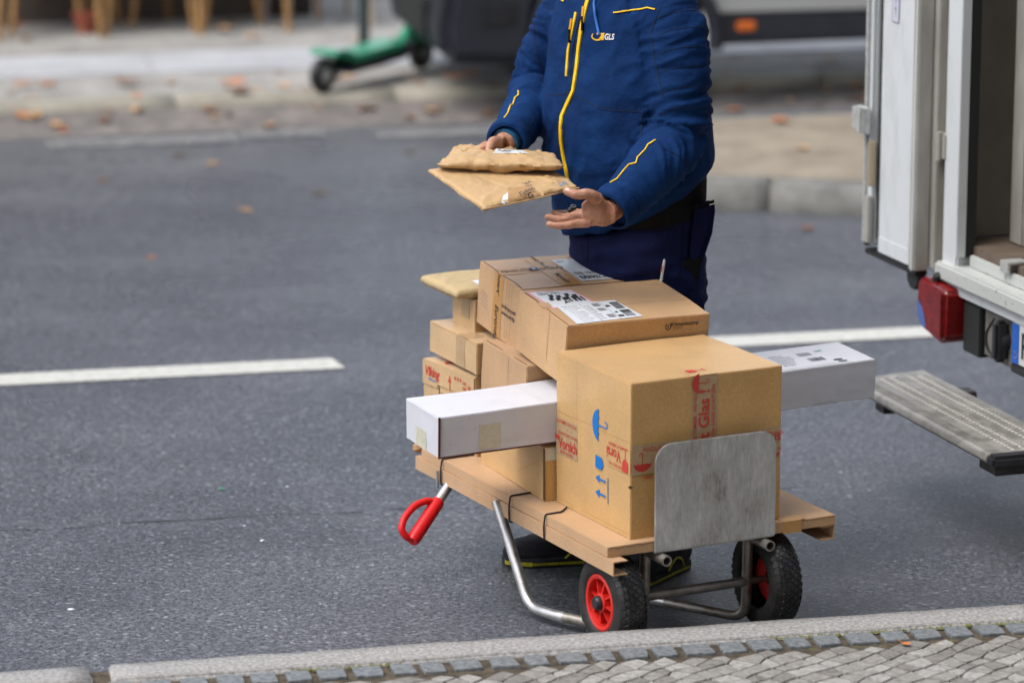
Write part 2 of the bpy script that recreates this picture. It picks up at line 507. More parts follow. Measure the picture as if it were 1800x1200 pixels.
class Print:
    """flat printing laid on a face: X maps (x, y, lift) in metres of the face to the parent's space"""

    def __init__(self, X, lift=0.0006):
        self.X, self.lift, self.mb, self.mats = X, lift, MB(), []

    def mi(self, m):
        if m not in self.mats: self.mats.append(m)
        return self.mats.index(m)

    def text(self, s, x, y, size, m, rot=0, bold=0.0, sx=1.0, shear=0.0, align='CENTER'):
        vs, fs = text_mesh(s, size, bold, shear, align)
        c, q = math.cos(rot), math.sin(rot)
        self.mb.add([self.X(x + c * v.x * sx - q * v.y, y + q * v.x * sx + c * v.y, self.lift) for v in vs], fs, self.mi(m))
        return self

    def poly(self, pts, m, lift=None):
        self.mb.add([self.X(p[0], p[1], self.lift if lift is None else lift) for p in pts], [tuple(range(len(pts)))], self.mi(m))
        return self

    def rect(self, x0, y0, x1, y1, m, lift=None):
        return self.poly([(x0, y0), (x1, y0), (x1, y1), (x0, y1)], m, lift)

    def line(self, pts, w, m):
        for a, b in zip(pts[:-1], pts[1:]):
            a, b = Vector(a), Vector(b); d = (b - a)
            if d.length < 1e-6: continue
            nrm = Vector((-d.y, d.x)).normalized() * w / 2
            self.poly([a - nrm, b - nrm, b + nrm, a + nrm], m)
        return self

    def shape(self, pts, x, y, s, m, rot=0, mirror=1):
        c, q = math.cos(rot), math.sin(rot)
        return self.poly([(x + (c * p[0] * mirror - q * p[1]) * s, y + (q * p[0] * mirror + c * p[1]) * s) for p in pts], m)

    def umbrella(self, x, y, s, m, rot=0):
        """canopy up, hooked handle down, in a unit box"""
        can = [(math.cos(t) * 0.5, math.sin(t) * 0.42) for t in [PI * k / 14 for k in range(15)]]
        sc = []
        for k in range(4):
            x0 = -0.5 + k * 0.25
            sc += [(x0 + 0.05, 0.035), (x0 + 0.125, 0.055), (x0 + 0.2, 0.035), (x0 + 0.25, 0.0)]
        self.shape(can + sc[:-1], x, y, s, m, rot)
        c, q = math.cos(rot), math.sin(rot)
        T = lambda p: (x + (c * p[0] - q * p[1]) * s, y + (q * p[0] + c * p[1]) * s)
        hook = [(0, 0.05), (0, -0.42)] + [(0.09 - 0.09 * math.cos(t), -0.42 - 0.1 * math.sin(t)) for t in [PI * k / 7 for k in range(1, 8)]] + [(0.18, -0.36)]
        self.line([T(p) for p in hook], 0.045 * s, m)
        self.shape([(-0.015, 0.4), (0.015, 0.4), (0, 0.5)], x, y, s, m, rot)
        return self

    def glass(self, x, y, s, m, rot=0):
        bowl = [(-0.24, 0.5), (0.24, 0.5), (0.26, 0.2)] + [(0.26 * math.cos(t), 0.2 - 0.24 * math.sin(t)) for t in [PI * k / 8 for k in range(1, 8)]] + [(-0.26, 0.2)]
        self.shape(bowl, x, y, s, m, rot)
        self.shape([(-0.025, 0.0), (0.025, 0.0), (0.025, -0.45), (-0.025, -0.45)], x, y, s, m, rot)
        self.shape([(-0.24, -0.45), (0.24, -0.45), (0.24, -0.5), (-0.24, -0.5)], x, y, s, m, rot)
        return self

    def barcode(self, x0, y0, x1, y1, m, n=22, vertical=True, seed=1):
        rg = random.Random(seed)
        t = 0.0
        while t < 1:
            w = rg.choice((0.4, 0.8, 1.2)) / n
            if vertical: self.rect(x0 + (x1 - x0) * t, y0, x0 + (x1 - x0) * min(1, t + w), y1, m)
            else: self.rect(x0, y0 + (y1 - y0) * t, x1, y0 + (y1 - y0) * min(1, t + w), m)
            t += w + rg.choice((0.5, 0.9)) / n
        return self

    def scribble(self, x0, y0, x1, y1, rows, m, h=0.45, seed=2):
        """lines of small print as short word dashes"""
        rg = random.Random(seed)
        dy = (y1 - y0) / rows
        for k in range(rows):
            x = x0
            yy = y0 + dy * (k + 0.3)
            end = x1 - rg.random() * (x1 - x0) * 0.4
            while x < end:
                w = rg.uniform(0.05, 0.16) * (x1 - x0)
                self.rect(x, yy, min(x + w, end), yy + dy * h, m)
                x += w + 0.03 * (x1 - x0)
        return self

    def build(self, name, parent):
        me = bpy.data.meshes.new(name)
        me.from_pydata([tuple(v) for v in self.mb.v], [], self.mb.f)
        for m in self.mats: me.materials.append(m)
        me.polygons.foreach_set('material_index', self.mb.mi)
        return link(bpy.data.objects.new(name, me), parent)
# ================================================================== the setting
def sheet(name, quad, z, m, kind='structure', sub=0):
    mb = MB()
    mb.add([Vector((p.x, p.y, z)) for p in quad], [(0, 1, 2, 3)])
    o = mb.build(name, m)
    return tag(o, kind=kind)


road = sheet('road', [Vector((-150, -40, 0)), Vector((150, -40, 0)), Vector((150, 260, 0)), Vector((-150, 260, 0))], 0, M_ASPH)
# near lane line, two dashes, and the worn line at the far side
sheet('road_marking', [rd(-1.2, 11.47), rd(1.93, 11.47), rd(1.91, 11.62), rd(-1.2, 11.62)], 0.004, M_LINE)
sheet('road_marking', [rd(2.75, 11.50), rd(9.0, 11.50), rd(9.0, 11.65), rd(2.75, 11.65)], 0.004, M_LINE)
sheet('worn_road_marking', [rd(1.36, 15.72), rd(2.20, 15.72), rd(2.20, 15.90), rd(1.36, 15.90)], 0.004, M_LINE_OLD)
sheet('worn_road_marking', [rd(2.22, 15.80), rd(2.60, 15.80), rd(2.60, 15.96), rd(2.22, 15.96)], 0.004, M_LINE_OLD)
sheet('worn_road_marking', [rd(2.80, 15.66), rd(5.2, 15.66), rd(5.2, 15.84), rd(2.80, 15.84)], 0.004, M_LINE_OLD)
# tar-dark joint across the road
M_JOINT = mat('bitumen_joint', (0.012, 0.013, 0.015), 0.5)
mbp = MB()
rg = random.Random(5)
prev = None
for i in range(46):
    uu = 0.6 + i * 0.052
    vv = 9.78 + 0.012 * math.sin(i * 0.9) + rg.uniform(-0.008, 0.008) + 0.03 * math.sin(i * 0.13)
    w = rg.uniform(0.001, 0.0038)
    cur = (rd(uu, vv - w, 0.003), rd(uu, vv + w, 0.003))
    if prev and rg.random() > 0.15: mbp.add([prev[0], cur[0], cur[1], prev[1]], [(0, 1, 2, 3)])
    prev = cur
tag(mbp.build('asphalt_crack', M_JOINT), kind='structure')

# ------------------------------------------------------------------ near pavement: kerb, setts, mosaic cobbles
pavement = MB().box((-30, -20, 0), (30, 8.148, 0.090), X=lambda p: rd(p.x, p.y, p.z)).build('pavement', M_SOIL)
tag(pavement, kind='structure')
kerb = MB().box((-30, 8.150, -0.05), (30, 8.27, 0.06), X=lambda p: rd(p.x, p.y, p.z)).build('kerb', M_SOIL)
tag(kerb, kind='structure')


def rough_block(x0, x1, y0, y1, z0, z1, mname, m, parent, seed, amp=0.002, bev=0.006, nx=24, ny=3, X=rd):
    rg2 = random.Random(seed)
    off = Vector((rg2.random() * 50, rg2.random() * 50, 0))
    bm = bmesh.new()
    top = [[None] * (ny + 1) for _ in range(nx + 1)]
    for i in range(nx + 1):
        for j in range(ny + 1):
            x, y = x0 + (x1 - x0) * i / nx, y0 + (y1 - y0) * j / ny
            d = noise.noise(Vector((x * 9, y * 9, 0)) + off) * amp
            e = noise.noise(Vector((x * 14, 3, 0)) + off) * amp * 1.2
            if j in (0, ny): y += e
            if i in (0, nx): x += noise.noise(Vector((y * 30, 7, 0)) + off) * amp * 2
            top[i][j] = bm.verts.new(X(x, y, z1 + d))
    bot = {}
    for i in range(nx + 1):
        for j in range(ny + 1):
            if i in (0, nx) or j in (0, ny):
                c = top[i][j].co
                bot[(i, j)] = bm.verts.new((c.x, c.y, z0))
    for i in range(nx):
        for j in range(ny):
            bm.faces.new((top[i][j], top[i + 1][j], top[i + 1][j + 1], top[i][j + 1]))
    for i in range(nx):
        bm.faces.new((top[i][0], bot[(i, 0)], bot[(i + 1, 0)], top[i + 1][0]))
        bm.faces.new((top[i][ny], top[i + 1][ny], bot[(i + 1, ny)], bot[(i, ny)]))
    for j in range(ny):
        bm.faces.new((top[0][j], top[0][j + 1], bot[(0, j + 1)], bot[(0, j)]))
        bm.faces.new((top[nx][j], bot[(nx, j)], bot[(nx, j + 1)], top[nx][j + 1]))
    bmesh.ops.recalc_face_normals(bm, faces=bm.faces)
    ed = [e for e in bm.edges if len(e.link_faces) == 2 and e.calc_face_angle(0) > 0.9]
    bmesh.ops.bevel(bm, geom=ed, offset=bev, segments=3, affect='EDGES', clamp_overlap=True)
    for f in bm.faces: f.smooth = True
    me = bpy.data.meshes.new(mname)
    bm.to_mesh(me); bm.free()
    me.materials.append(m)
    return link(bpy.data.objects.new(mname, me), parent)


for i, (a, b) in enumerate(((-3.2, -1.2), (-1.19, 0.775), (0.822, 3.12), (3.13, 5.1), (5.11, 7.2))):
    rough_block(a, b, 8.152, 8.276, 0.0, 0.1, 'kerb_stone', M_GRANITE, kerb, 10 + i, amp=0.0035, nx=int((b - a) * 14))
tag(MB().box((0.776, 8.152, 0), (0.821, 8.268, 0.084), X=lambda p: rd(p.x, p.y, p.z)).build('joint_filling', M_SOIL, kerb))

camM = Matrix.Translation((0, 0, CAM_H)) @ Matrix.Rotation(PI / 2 - PITCH, 4, 'X')
camI = camM.inverted()


def to_px(p):
    q = camI @ Vector(p)
    return 900 + F_PX * q.x / -q.z, 600 - F_PX * q.y / -q.z


def seen(p, pad=20):
    x, y = to_px(p)
    return -pad < x < 1800 + pad and -pad < y < 1200 + pad


def stone_mesh(quad, z0, z1, rg2, dome=0.0006):
    """irregular stone: rounded top outline from a shrunk polygon"""
    c = sum(quad, Vector((0, 0))) / len(quad)
    ring = []
    n = len(quad)
    for i in range(n):
        a, b = quad[i], quad[(i + 1) % n]
        ring.append(c + (a - c) * rg2.uniform(0.83, 0.93))
        mid = (a + b) / 2
        ring.append(c + (mid - c) * rg2.uniform(0.88, 0.97))
    vs, fs = [], []
    m = len(ring)
    tz = rg2.uniform(-0.001, 0.001); sx, sy = rg2.uniform(-0.018, 0.018), rg2.uniform(-0.015, 0.015)
    for (k, dz) in ((1.0, -0.0045), (0.985, -0.0012), (0.95, 0.0)):
        for p in ring:
            q = c + (p - c) * k
            vs.append((q.x, q.y, z1 + dz + tz + sx * (q.x - c.x) + sy * (q.y - c.y)))
    for p in ring: vs.append((p.x, p.y, z0))
    for lv in range(2):
        for i in range(m): fs.append((lv * m + i, lv * m + (i + 1) % m, (lv + 1) * m + (i + 1) % m, (lv + 1) * m + i))
    for i in range(m): fs.append((3 * m + i, 3 * m + (i + 1) % m, (i + 1) % m, i))
    vs.append((c.x, c.y, z1 + dome + tz)); t = len(vs) - 1
    for i in range(m): fs.append((2 * m + i, 2 * m + (i + 1) % m, t))
    return vs, fs


def stone_object(name, quad, z0, z1, m, parent, rg2):
    vs, fs = stone_mesh(quad, z0, z1, rg2)
    me = bpy.data.meshes.new(name)
    me.from_pydata(vs, [], fs)
    me.materials.append(m)
    
    return link(bpy.data.objects.new(name, me), parent)


rg = random.Random(11)
rest = MB()
# one row of blue-grey setts along the kerb
uu = -1.0
while uu < 5.0:
    w = rg.uniform(0.062, 0.086)
    j = lambda s=0.003: rg.uniform(-s, s)
    q = [Vector((rd(uu + 0.004 + j(), 8.064 + j(.004)).xy)), Vector((rd(uu + w - 0.004 + j(), 8.064 + j(.004)).xy)), Vector((rd(uu + w - 0.004 + j(), 8.142 + j()).xy)), Vector((rd(uu + 0.004 + j(), 8.142 + j()).xy))]
    cc = sum(q, Vector((0, 0))) / 4
    if seen((cc.x, cc.y, 0.1)):
        stone_object('kerb_sett', q, 0.07, 0.0985, M_SETT, pavement, rg)
    else:
        vs, fs = stone_mesh(q, 0.07, 0.0985, rg); rest.add(vs, fs)
    uu += w + rg.uniform(0.004, 0.010)
# mosaic: jittered lattice laid diagonally in shallow arcs
S = 0.055
cells = []


def lat(i, j):
    a = i * S * 0.96; b = j * S * 0.86
    r2 = random.Random(i * 7919 + j * 104729 + 13)
    a += r2.uniform(-.014, .014); b += r2.uniform(-.011, .011)
    c, q = math.cos(0.62), math.sin(0.62)
    x, y = a * c - b * q, a * q + b * c
    y += 0.02 * math.sin(x * 5.5)
    return Vector((x, y))


off_u, off_v = 1.9, 7.6
n_ind = 0
for i in range(-110, 110):
    for j in range(-110, 110):
        q = [lat(i, j), lat(i + 1, j), lat(i + 1, j + 1), lat(i, j + 1)]
        c = sum(q, Vector((0, 0))) / 4
        if c.y + off_v > 8.030 or c.y + off_v < 6.6 or not (-1.2 < c.x + off_u < 5.2): continue
        lim = 8.058 - off_v
        q = [Vector((p.x, min(p.y, lim))) for p in q]
        q = [Vector(rd(p.x + off_u, p.y + off_v).xy) for p in q]
        cc = sum(q, Vector((0, 0))) / 4
        m = rg.choices((0, 1, 2), (5, 4, 3))[0]
        if seen((cc.x, cc.y, 0.1), 25) and n_ind < 300 and c.y + off_v > 7.55:
            stone_object('cobblestone', q, 0.07, 0.099, M_COB[m], pavement, rg); n_ind += 1
        else:
            vs, fs = stone_mesh(q, 0.07, 0.099, rg); rest.add(vs, fs, m + 1)
tag(rest.build('cobble_paving', [M_SETT] + M_COB, pavement), kind='stuff')
print('cobbles', n_ind)
# moss cushions in the joint behind the kerb and between stones
mo = MB()
for i in range(2200):
    uu = rg.uniform(0.4, 3.4)
    vv = 8.143 + rg.gauss(0, 0.004) if rg.random() < 0.8 else rg.uniform(7.75, 8.14)
    if noise.noise(Vector((uu * 3.1, 1.7, 0))) < 0.0: continue
    r = rg.uniform(0.0015, 0.0045)
    c = rd(uu, vv, 0.092 + (0.003 if vv > 8.13 else -0.002))
    ring = [(c + Vector((math.cos(t) * r, math.sin(t) * r * 1.0, 0))) for t in [2 * PI * k / 6 + rg.random() for k in range(6)]]
    n0 = [tuple(p) for p in ring] + [tuple(c + Vector((0, 0, r * 0.8)))]
    mo.add(n0, [(k, (k + 1) % 6, 6) for k in range(6)])
tag(mo.build('moss', M_MOSS), kind='stuff')

# ------------------------------------------------------------------ far side: kerb, paving, slab band
far = MB().box((-40, 16.46, -0.02), (60, 34, 0.09), X=lambda p: rd(p.x, p.y, p.z)).build('far_pavement', M_FARPAVE)
tag(far, kind='structure')
farslab = MB()
tag(MB().add([rd(-40, 15.98, 0.001), rd(60, 15.98, 0.001), rd(60, 16.284, 0.062), rd(-40, 16.284, 0.062), rd(-40, 16.284, -0.02), rd(60, 16.284, -0.02)], [(0, 1, 2, 3), (3, 2, 5, 4)]).build('gutter', mat('gutter_setts', (0.11, 0.10, 0.095), 0.8, col2=(0.20, 0.18, 0.165), vscale=9)), kind='structure')
fk = MB().box((-40, 16.30, -0.03), (60, 16.45, 0.04), X=lambda p: rd(p.x, p.y, p.z)).build('far_kerb', M_SOIL)
tag(fk, kind='structure')
M_FARK = mat('far_kerb_granite', (0.27, 0.25, 0.20), 0.8, col2=(0.37, 0.35, 0.29), vscale=8, bump=0.4, bscale=60)
uu = -1.0
i = 0
while uu < 9:
    w = 0.98
    rough_block(uu, uu + w, 16.285, 16.455, 0.0, 0.098, 'kerb_stone', M_FARK, fk, 40 + i, amp=0.004, nx=6, bev=0.003)
    uu += w + 0.02; i += 1
uu = -1.0
while uu < 12:
    MB().box((uu, 17.10, 0.05), (uu + 0.992, 17.72, 0.097 + 0.0006 * (i % 3)), X=lambda p: rd(p.x, p.y, p.z)).build('granite_slab', M_FARSLAB, far, False, 0.002)
    uu += 1.0; i += 1

# ------------------------------------------------------------------ traffic island on the right
isl_pts = [rd(3.35, 13.98), rd(3.62, 13.86), rd(4.0, 13.72), rd(4.6, 13.40), rd(5.6, 13.0), rd(8, 12.6), rd(14, 12.6), rd(14, 15.3), rd(3.9, 15.3), rd(3.45, 15.0), rd(3.3, 14.5)]
isl = MB().prism([(p.x, p.y) for p in isl_pts], 0.0, 0.098).build('traffic_island', M_ISLAND)
tag(isl, kind='structure')
M_ISK = mat('island_kerb_granite', (0.12, 0.12, 0.11), 0.75, col2=(0.21, 0.21, 0.195), vscale=9, bump=0.4, bscale=60)
path = isl_pts[0:6]
for a, b in zip(path[:-1], path[1:]):
    d = (b - a).normalized(); nrm = Vector((d.y, -d.x, 0))
    L = (b - a).length
    rough_block(0.0, L, -0.15, 0.004, 0.0, 0.112, 'kerb_stone', M_ISK, isl, int(L * 100), amp=0.003, nx=6, bev=0.006,
                X=lambda x, y, z, a=a, d=d, nrm=nrm: a + d * x + nrm * y + Vector((0, 0, z)))

# ------------------------------------------------------------------ the row of houses on the photographer's side of the street
M_HOUSE = mat('grey_brown_render', (0.34, 0.30, 0.26), 0.85, col2=(0.42, 0.38, 0.33), vscale=1.5)
M_HGLASS = mat('house_window_glass', (0.02, 0.022, 0.025), 0.1, spec=0.6)
for hi, (ha, hb, hz, lab) in enumerate(((-13.0, -1.2, 17.0, 'brown rendered house on the near side of the street, left of the viewpoint'), (-1.15, 12.0, 19.0, 'tall brown rendered house on the near side of the street, behind the viewpoint'), (12.05, 26.0, 16.0, 'brown rendered house on the near side of the street, right of the viewpoint'))):
    hs_ = empty('house', rd((ha + hb) / 2, -3.0, 0.1), lab, 'building')
    MB().box((ha, -10.0, 0.08), (hb, -3.0, hz), X=lambda p: rd(p.x, p.y, p.z)).build('wall', M_HOUSE, hs_)
    for fl_ in range(int((hz - 2) // 3.4)):
        q = ha + 1.0
        while q < hb - 1.8:
            MB().box((q, -2.999, 1.2 + fl_ * 3.4), (q + 1.1, -2.95, 3.0 + fl_ * 3.4), X=lambda p: rd(p.x, p.y, p.z)).build('window', M_HGLASS, hs_)
            q += 2.3
# ================================================================== hand truck
def Q(e, g, z): return cart(e, g, z)


truck = empty('hand_truck', cart(4.36, 7.95, 0), 'steel hand truck laid flat under the parcels, with red grip and red rims', 'hand truck')
TR = 0.0132
for (e0, e1) in ((4.203, 4.075), (4.493, 4.365)):
    pts = bent([Q(e0, 7.63, 0.245), Q(e0, 7.635, 0.032), Q(e1 - 0.0, 7.88, 0.03), Q(e1 - 0.02, 7.965, 0.03), Q(e1 - 0.025, 8.14, 0.262)], 0.045, 6)
    nb = 8
    MB().tube(pts[:9], TR, 16).build('upright', M_STEEL_D, truck, True)
    MB().tube(pts[8:], TR + 0.0005, 16).build('leg', M_STEEL, truck, True)
for e0 in (4.203, 4.493):
    mb = MB()
    R0, R1 = 0.0135, 0.0103
    mb.lathe([(R1, 0.0), (R0, 0.0), (R0, 1.01), (R1, 1.01)], Q(e0, 7.520, 0.2475), G_, 18, closed=True)
    MB.build(mb, 'frame_tube', M_STEEL_D, truck, True)
MB().tube([Q(4.2, 7.632, 0.128), Q(4.50, 7.632, 0.128)], 0.0125, 16).build('cross_bar', M_STEEL_D, truck, True)
for g0 in (7.80, 8.12, 8.45): MB().tube([Q(4.2, g0, 0.254), Q(4.50, g0, 0.254)], 0.009, 10).build('rung', M_STEEL_D, truck, True)
MB().tube([Q(4.12, 7.632, 0.128), Q(4.20, 7.632, 0.128)], 0.009, 12).build('axle', M_STEEL_D, truck, True)
MB().tube([Q(4.50, 7.632, 0.128), Q(4.62, 7.632, 0.128)], 0.009, 12).build('axle', M_STEEL_D, truck, True)
# toe plate
pl = MB()
r = 0.045
x0, x1, z0, z1 = 4.181, 4.520, 0.266, 0.535
outl = [(x0, z0), (x1, z0)] + [(x1 - r + r * math.cos(t), z1 - r + r * math.sin(t)) for t in [PI / 2 * k / 8 for k in range(9)]] + \
       [(x0 + r + r * math.cos(t), z1 - r + r * math.sin(t)) for t in [PI / 2 + PI / 2 * k / 8 for k in range(9)]]
n = len(outl)
vs = [Q(a, 7.5425, b) for a, b in outl] + [Q(a, 7.5470, b) for a, b in outl]
pl.add(vs, [tuple(range(n)), tuple(range(2 * n - 1, n - 1, -1))] + [(i, (i + 1) % n, n + (i + 1) % n, n + i) for i in range(n)])
# folded foot of the plate running under the load
toe = pl.build('toe_plate', M_PLATE, truck, False, 0.0015)
MB().box((4.185, 7.5472, 0.2625), (4.517, 7.66, 0.2660), X=lambda p: Q(p.x, p.y, p.z)).build('toe_plate_foot', M_PLATE, truck)


def wheel(e_out, sgn):
    """axis along the cart's e direction; e_out = outer face; sgn = +1 if the tyre lies towards +e"""
    W = 0.082
    c = Q(e_out, 7.632, 0.129)
    ax = E_ * sgn
    w = empty('wheel', c)
    w.parent = truck
    w.matrix_parent_inverse = Matrix.Identity(4)
    w.matrix_basis = parent_matrix(truck).inverted() @ Matrix.Translation(c)
    R = 0.1265
    prof = [(0.070, 0.008), (0.075, 0.002), (0.084, 0.0), (0.098, 0.001), (0.108, 0.004), (0.1165, 0.010), (0.1215, 0.017), (R - 0.002, 0.026), (R, 0.041),
            (R - 0.002, W - 0.026), (0.1215, W - 0.017), (0.1165, W - 0.010), (0.108, W - 0.004), (0.098, W - 0.001), (0.084, W), (0.075, W - 0.002), (0.070, W - 0.008)]
    mb = MB()
    N = 72
    mb.lathe(prof, c, ax, N)
    nfs = len(mb.f)
    for i in range(nfs):
        lv = i // N
        mb.mi[i] = 1 if lv in (1, 2, 3, 12, 13, 14) else 0
    ty = mb.build('tyre', [M_RUBBER, M_WALLRUB], w, True, angle=60)
    # tread blocks: diamonds in staggered rows and shoulder lugs
    tb = MB()
    a = ax.orthogonal().normalized(); b = ax.cross(a)

    def S_(th, h, rr): return c + ax * h + (a * math.cos(th) + b * math.sin(th)) * rr
    def surf(h):
        for (r1, h1), (r2, h2) in zip(prof[:-1], prof[1:]):
            if h1 <= h <= h2 + 1e-9 and r1 > 0.1 and h2 > h1: return r1 + (r2 - r1) * (h - h1) / (h2 - h1)
        return R
    rows = 5
    nt = 40
    for k in range(nt):
        for j in range(rows):
            th = 2 * PI * (k + 0.5 * (j % 2)) / nt
            h = 0.019 + (W - 0.038) * j / (rows - 1)
            dth, dh = PI / nt * 0.86, 0.0098
            P4 = [(th - dth, h), (th, h - dh), (th + dth, h), (th, h + dh)]
            base = [S_(t, hh, surf(min(max(hh, .006), W - .006)) - 0.001) for t, hh in P4]
            top = [S_(th + (t - th) * 0.78, h + (hh - h) * 0.78, surf(min(max(hh, .006), W - .006)) + 0.0026) for t, hh in P4]
            tb.add(base + top, [(4, 5, 6, 7), (0, 1, 5, 4), (1, 2, 6, 5), (2, 3, 7, 6), (3, 0, 4, 7)])
        for h0, s2 in ((0.0045, 1), (W - 0.0045, -1)):
            th = 2 * PI * (k + 0.25) / nt
            dth = PI / nt * 0.55
            P4 = [(th - dth, h0), (th + dth, h0), (th + dth, h0 + s2 * 0.009), (th - dth, h0 + s2 * 0.009)]
            rr = [0.1085, 0.1085, 0.119, 0.119]
            base = [S_(t, hh, q - 0.001) for (t, hh), q in zip(P4, rr)]
            top = [S_(t, hh - s2 * 0.0018, q + 0.002) for (t, hh), q in zip(P4, rr)]
            tb.add(base + top, [(4, 5, 6, 7), (0, 1, 5, 4), (1, 2, 6, 5), (2, 3, 7, 6), (3, 0, 4, 7)])
    tag(tb.build('tread', M_RUBBER, ty), kind='stuff')
    # rim: ring, dished back, eight ribs, hub
    rm = MB()
    rm.lathe([(0.058, 0.012), (0.060, 0.004), (0.066, 0.002), (0.071, 0.004), (0.071, 0.016), (0.060, 0.036), (0.056, 0.036), (0.058, 0.012)], c, ax, 48)
    rm.lathe([(0.057, 0.030), (0.020, 0.030), (0.020, 0.034), (0.057, 0.034)], c, ax, 48)
    rm.lathe([(0.024, 0.030), (0.024, 0.006), (0.020, 0.004), (0.012, 0.004)], c, ax, 32)
    for k in range(8):
        th = 2 * PI * k / 8 + 0.25
        for dd in (0.0,):
            d1 = a * math.cos(th) + b * math.sin(th); d2 = ax.cross(d1)
            p = []
            for (rr, h0, h1) in ((0.022, 0.008, 0.031), (0.060, 0.014, 0.031)):
                for s1 in (-0.0021, 0.0021):
                    for hh in (h0, h1): p.append(c + d1 * rr + d2 * s1 + ax * hh)
            rm.add(p, [(0, 1, 3, 2), (4, 6, 7, 5), (0, 4, 5, 1), (2, 3, 7, 6), (0, 2, 6, 4), (1, 5, 7, 3)])
    rm.build('rim', M_RIM, w, True, angle=30)
    hb = MB().lathe([(0.0, -0.010), (0.014, -0.010), (0.0175, -0.006), (0.0185, 0.006), (0.0185, 0.02)], c, ax, 24)
    hb.build('hub_cap', M_BLKPL, w, True, angle=40)
    return w


wheel(4.073, 1)
wheel(4.592, -1)

# folding arm with the red grip, swung down at the handle end
h0, h1 = atz(815, 813, 0.275), atz(724, 951, 0.115)
dirh = (h1 - h0).normalized()
MB().tube([h0, h0 + dirh * 0.150], 0.0135, 16).build('handle_tube', M_STEEL, truck, True)
MB().tube([Q(4.045, 8.48, 0.262), Q(4.045, 8.48, 0.215)], 0.004, 10).build('hinge_pin', M_STEEL, truck, True)
side = (dirh.cross(Vector((0, 1, 0.2)))).normalized()
out = side if side.x < 0 else -side            # towards the left of the photograph
g0 = h0 + dirh * 0.138
Lg = (h1 - g0).length
gr = MB()
gr.tube([g0, g0 + dirh * 0.012, g0 + dirh * Lg * 0.35, g0 + dirh * Lg * 0.9, g0 + dirh * Lg], [0.0165, 0.0185, 0.0185, 0.0190, 0.016], 16)
bow = [g0 + dirh * 0.012 + out * 0.006, g0 + dirh * 0.022 + out * 0.026, g0 + dirh * Lg * 0.42 + out * 0.050, g0 + dirh * Lg * 0.78 + out * 0.054, g0 + dirh * Lg * 0.98 + out * 0.044, g0 + dirh * Lg * 1.02 + out * 0.018, g0 + dirh * Lg * 0.95]
gr.tube(bent(bow, 0.02, 5), 0.0095, 12)
grip = gr.build('hand_grip', M_GRIP, truck, True, angle=60)

# ================================================================== cardboard deck
ZD = 0.293
deck = empty('cardboard_tray', cart(4.06, 7.55, ZD - 0.05), 'flat brown cardboard packages spread as a deck on the hand truck under all parcels', 'cardboard tray')


def carton_mesh(x0, y0, z0, x1, y1, z1, name, m, parent, X, bev=0.0022, amp=0.0012, n=8, seed=1, bulge=0.0):
    """box with slightly uneven, soft-edged board faces"""
    bm = bmesh.new()
    bmesh.ops.create_cube(bm, size=1)
    bmesh.ops.subdivide_edges(bm, edges=bm.edges[:], cuts=n, use_grid_fill=True)
    rg2 = random.Random(seed); off = Vector((rg2.random() * 30, rg2.random() * 30, rg2.random() * 30))
    for v in bm.verts:
        u = v.co + Vector((.5, .5, .5))
        p = Vector((x0 + (x1 - x0) * u.x, y0 + (y1 - y0) * u.y, z0 + (z1 - z0) * u.z))
        nrm = Vector([(1 if c > .4999 else -1 if c < -.4999 else 0) for c in v.co])
        inner = 1.0
        for c in v.co:
            if abs(c) < .4999: inner *= max(0.0, 1 - (2 * abs(c)) ** 4)
        k = noise.noise(p * 7 + off) * amp * 1.4 + noise.noise(p * 22 + off) * amp * 0.6 + bulge * inner
        q = p + nrm * k
        v.co = q
    bmesh.ops.recalc_face_normals(bm, faces=bm.faces)
    ed = [e for e in bm.edges if len(e.link_faces) == 2 and e.calc_face_angle(0) > 0.9]
    bmesh.ops.bevel(bm, geom=ed, offset=bev, segments=2, affect='EDGES', clamp_overlap=True)
    for f in bm.faces: f.smooth = True
    for e in bm.edges:
        if len(e.link_faces) == 2 and e.calc_face_angle(0) > 0.2: e.smooth = False
    for v in bm.verts: v.co = X(v.co)
    me = bpy.data.meshes.new(name)
    bm.to_mesh(me); bm.free()
    me.materials.append(m)
    return link(bpy.data.objects.new(name, me), parent)


DX = lambda p: Vector((p.x - 0, p.y, p.z))
dk_inv = parent_matrix(deck).inverted()
DK = lambda p: dk_inv @ cart(p.x, p.y, p.z)
carton_mesh(4.056, 7.552, ZD - 0.026, 4.372, 8.60, ZD, 'long_board', M_PINK, deck, DK, 0.002, 0.0012, 10, 3)
carton_mesh(4.374, 7.554, ZD - 0.026, 4.700, 7.915, ZD - 0.0005, 'cross_board', M_PINK, deck, DK, 0.002, 0.0012, 8, 4)
# channels folded below both long edges
def channel(e0, dirn, g0, g1, z1, name):
    mb = MB()
    t = 0.003
    a, b = e0, e0 + dirn * 0.040
    zt, zb = z1, z1 - 0.036
    mb.box((min(a, a + dirn * t), g0, zb), (max(a, a + dirn * t), g1, zt), X=lambda p: cart(p.x, p.y, p.z))
    mb.box((min(a + dirn * t, b), g0, zb), (max(a + dirn * t, b), g1, zb + t), X=lambda p: cart(p.x, p.y, p.z))
    mb.box((min(a + dirn * t, b), g0 + 0.0, zt - t), (max(a + dirn * t, b), g1, zt), X=lambda p: cart(p.x, p.y, p.z))
    return mb.build(name, M_PINK, deck, False, 0.0008)


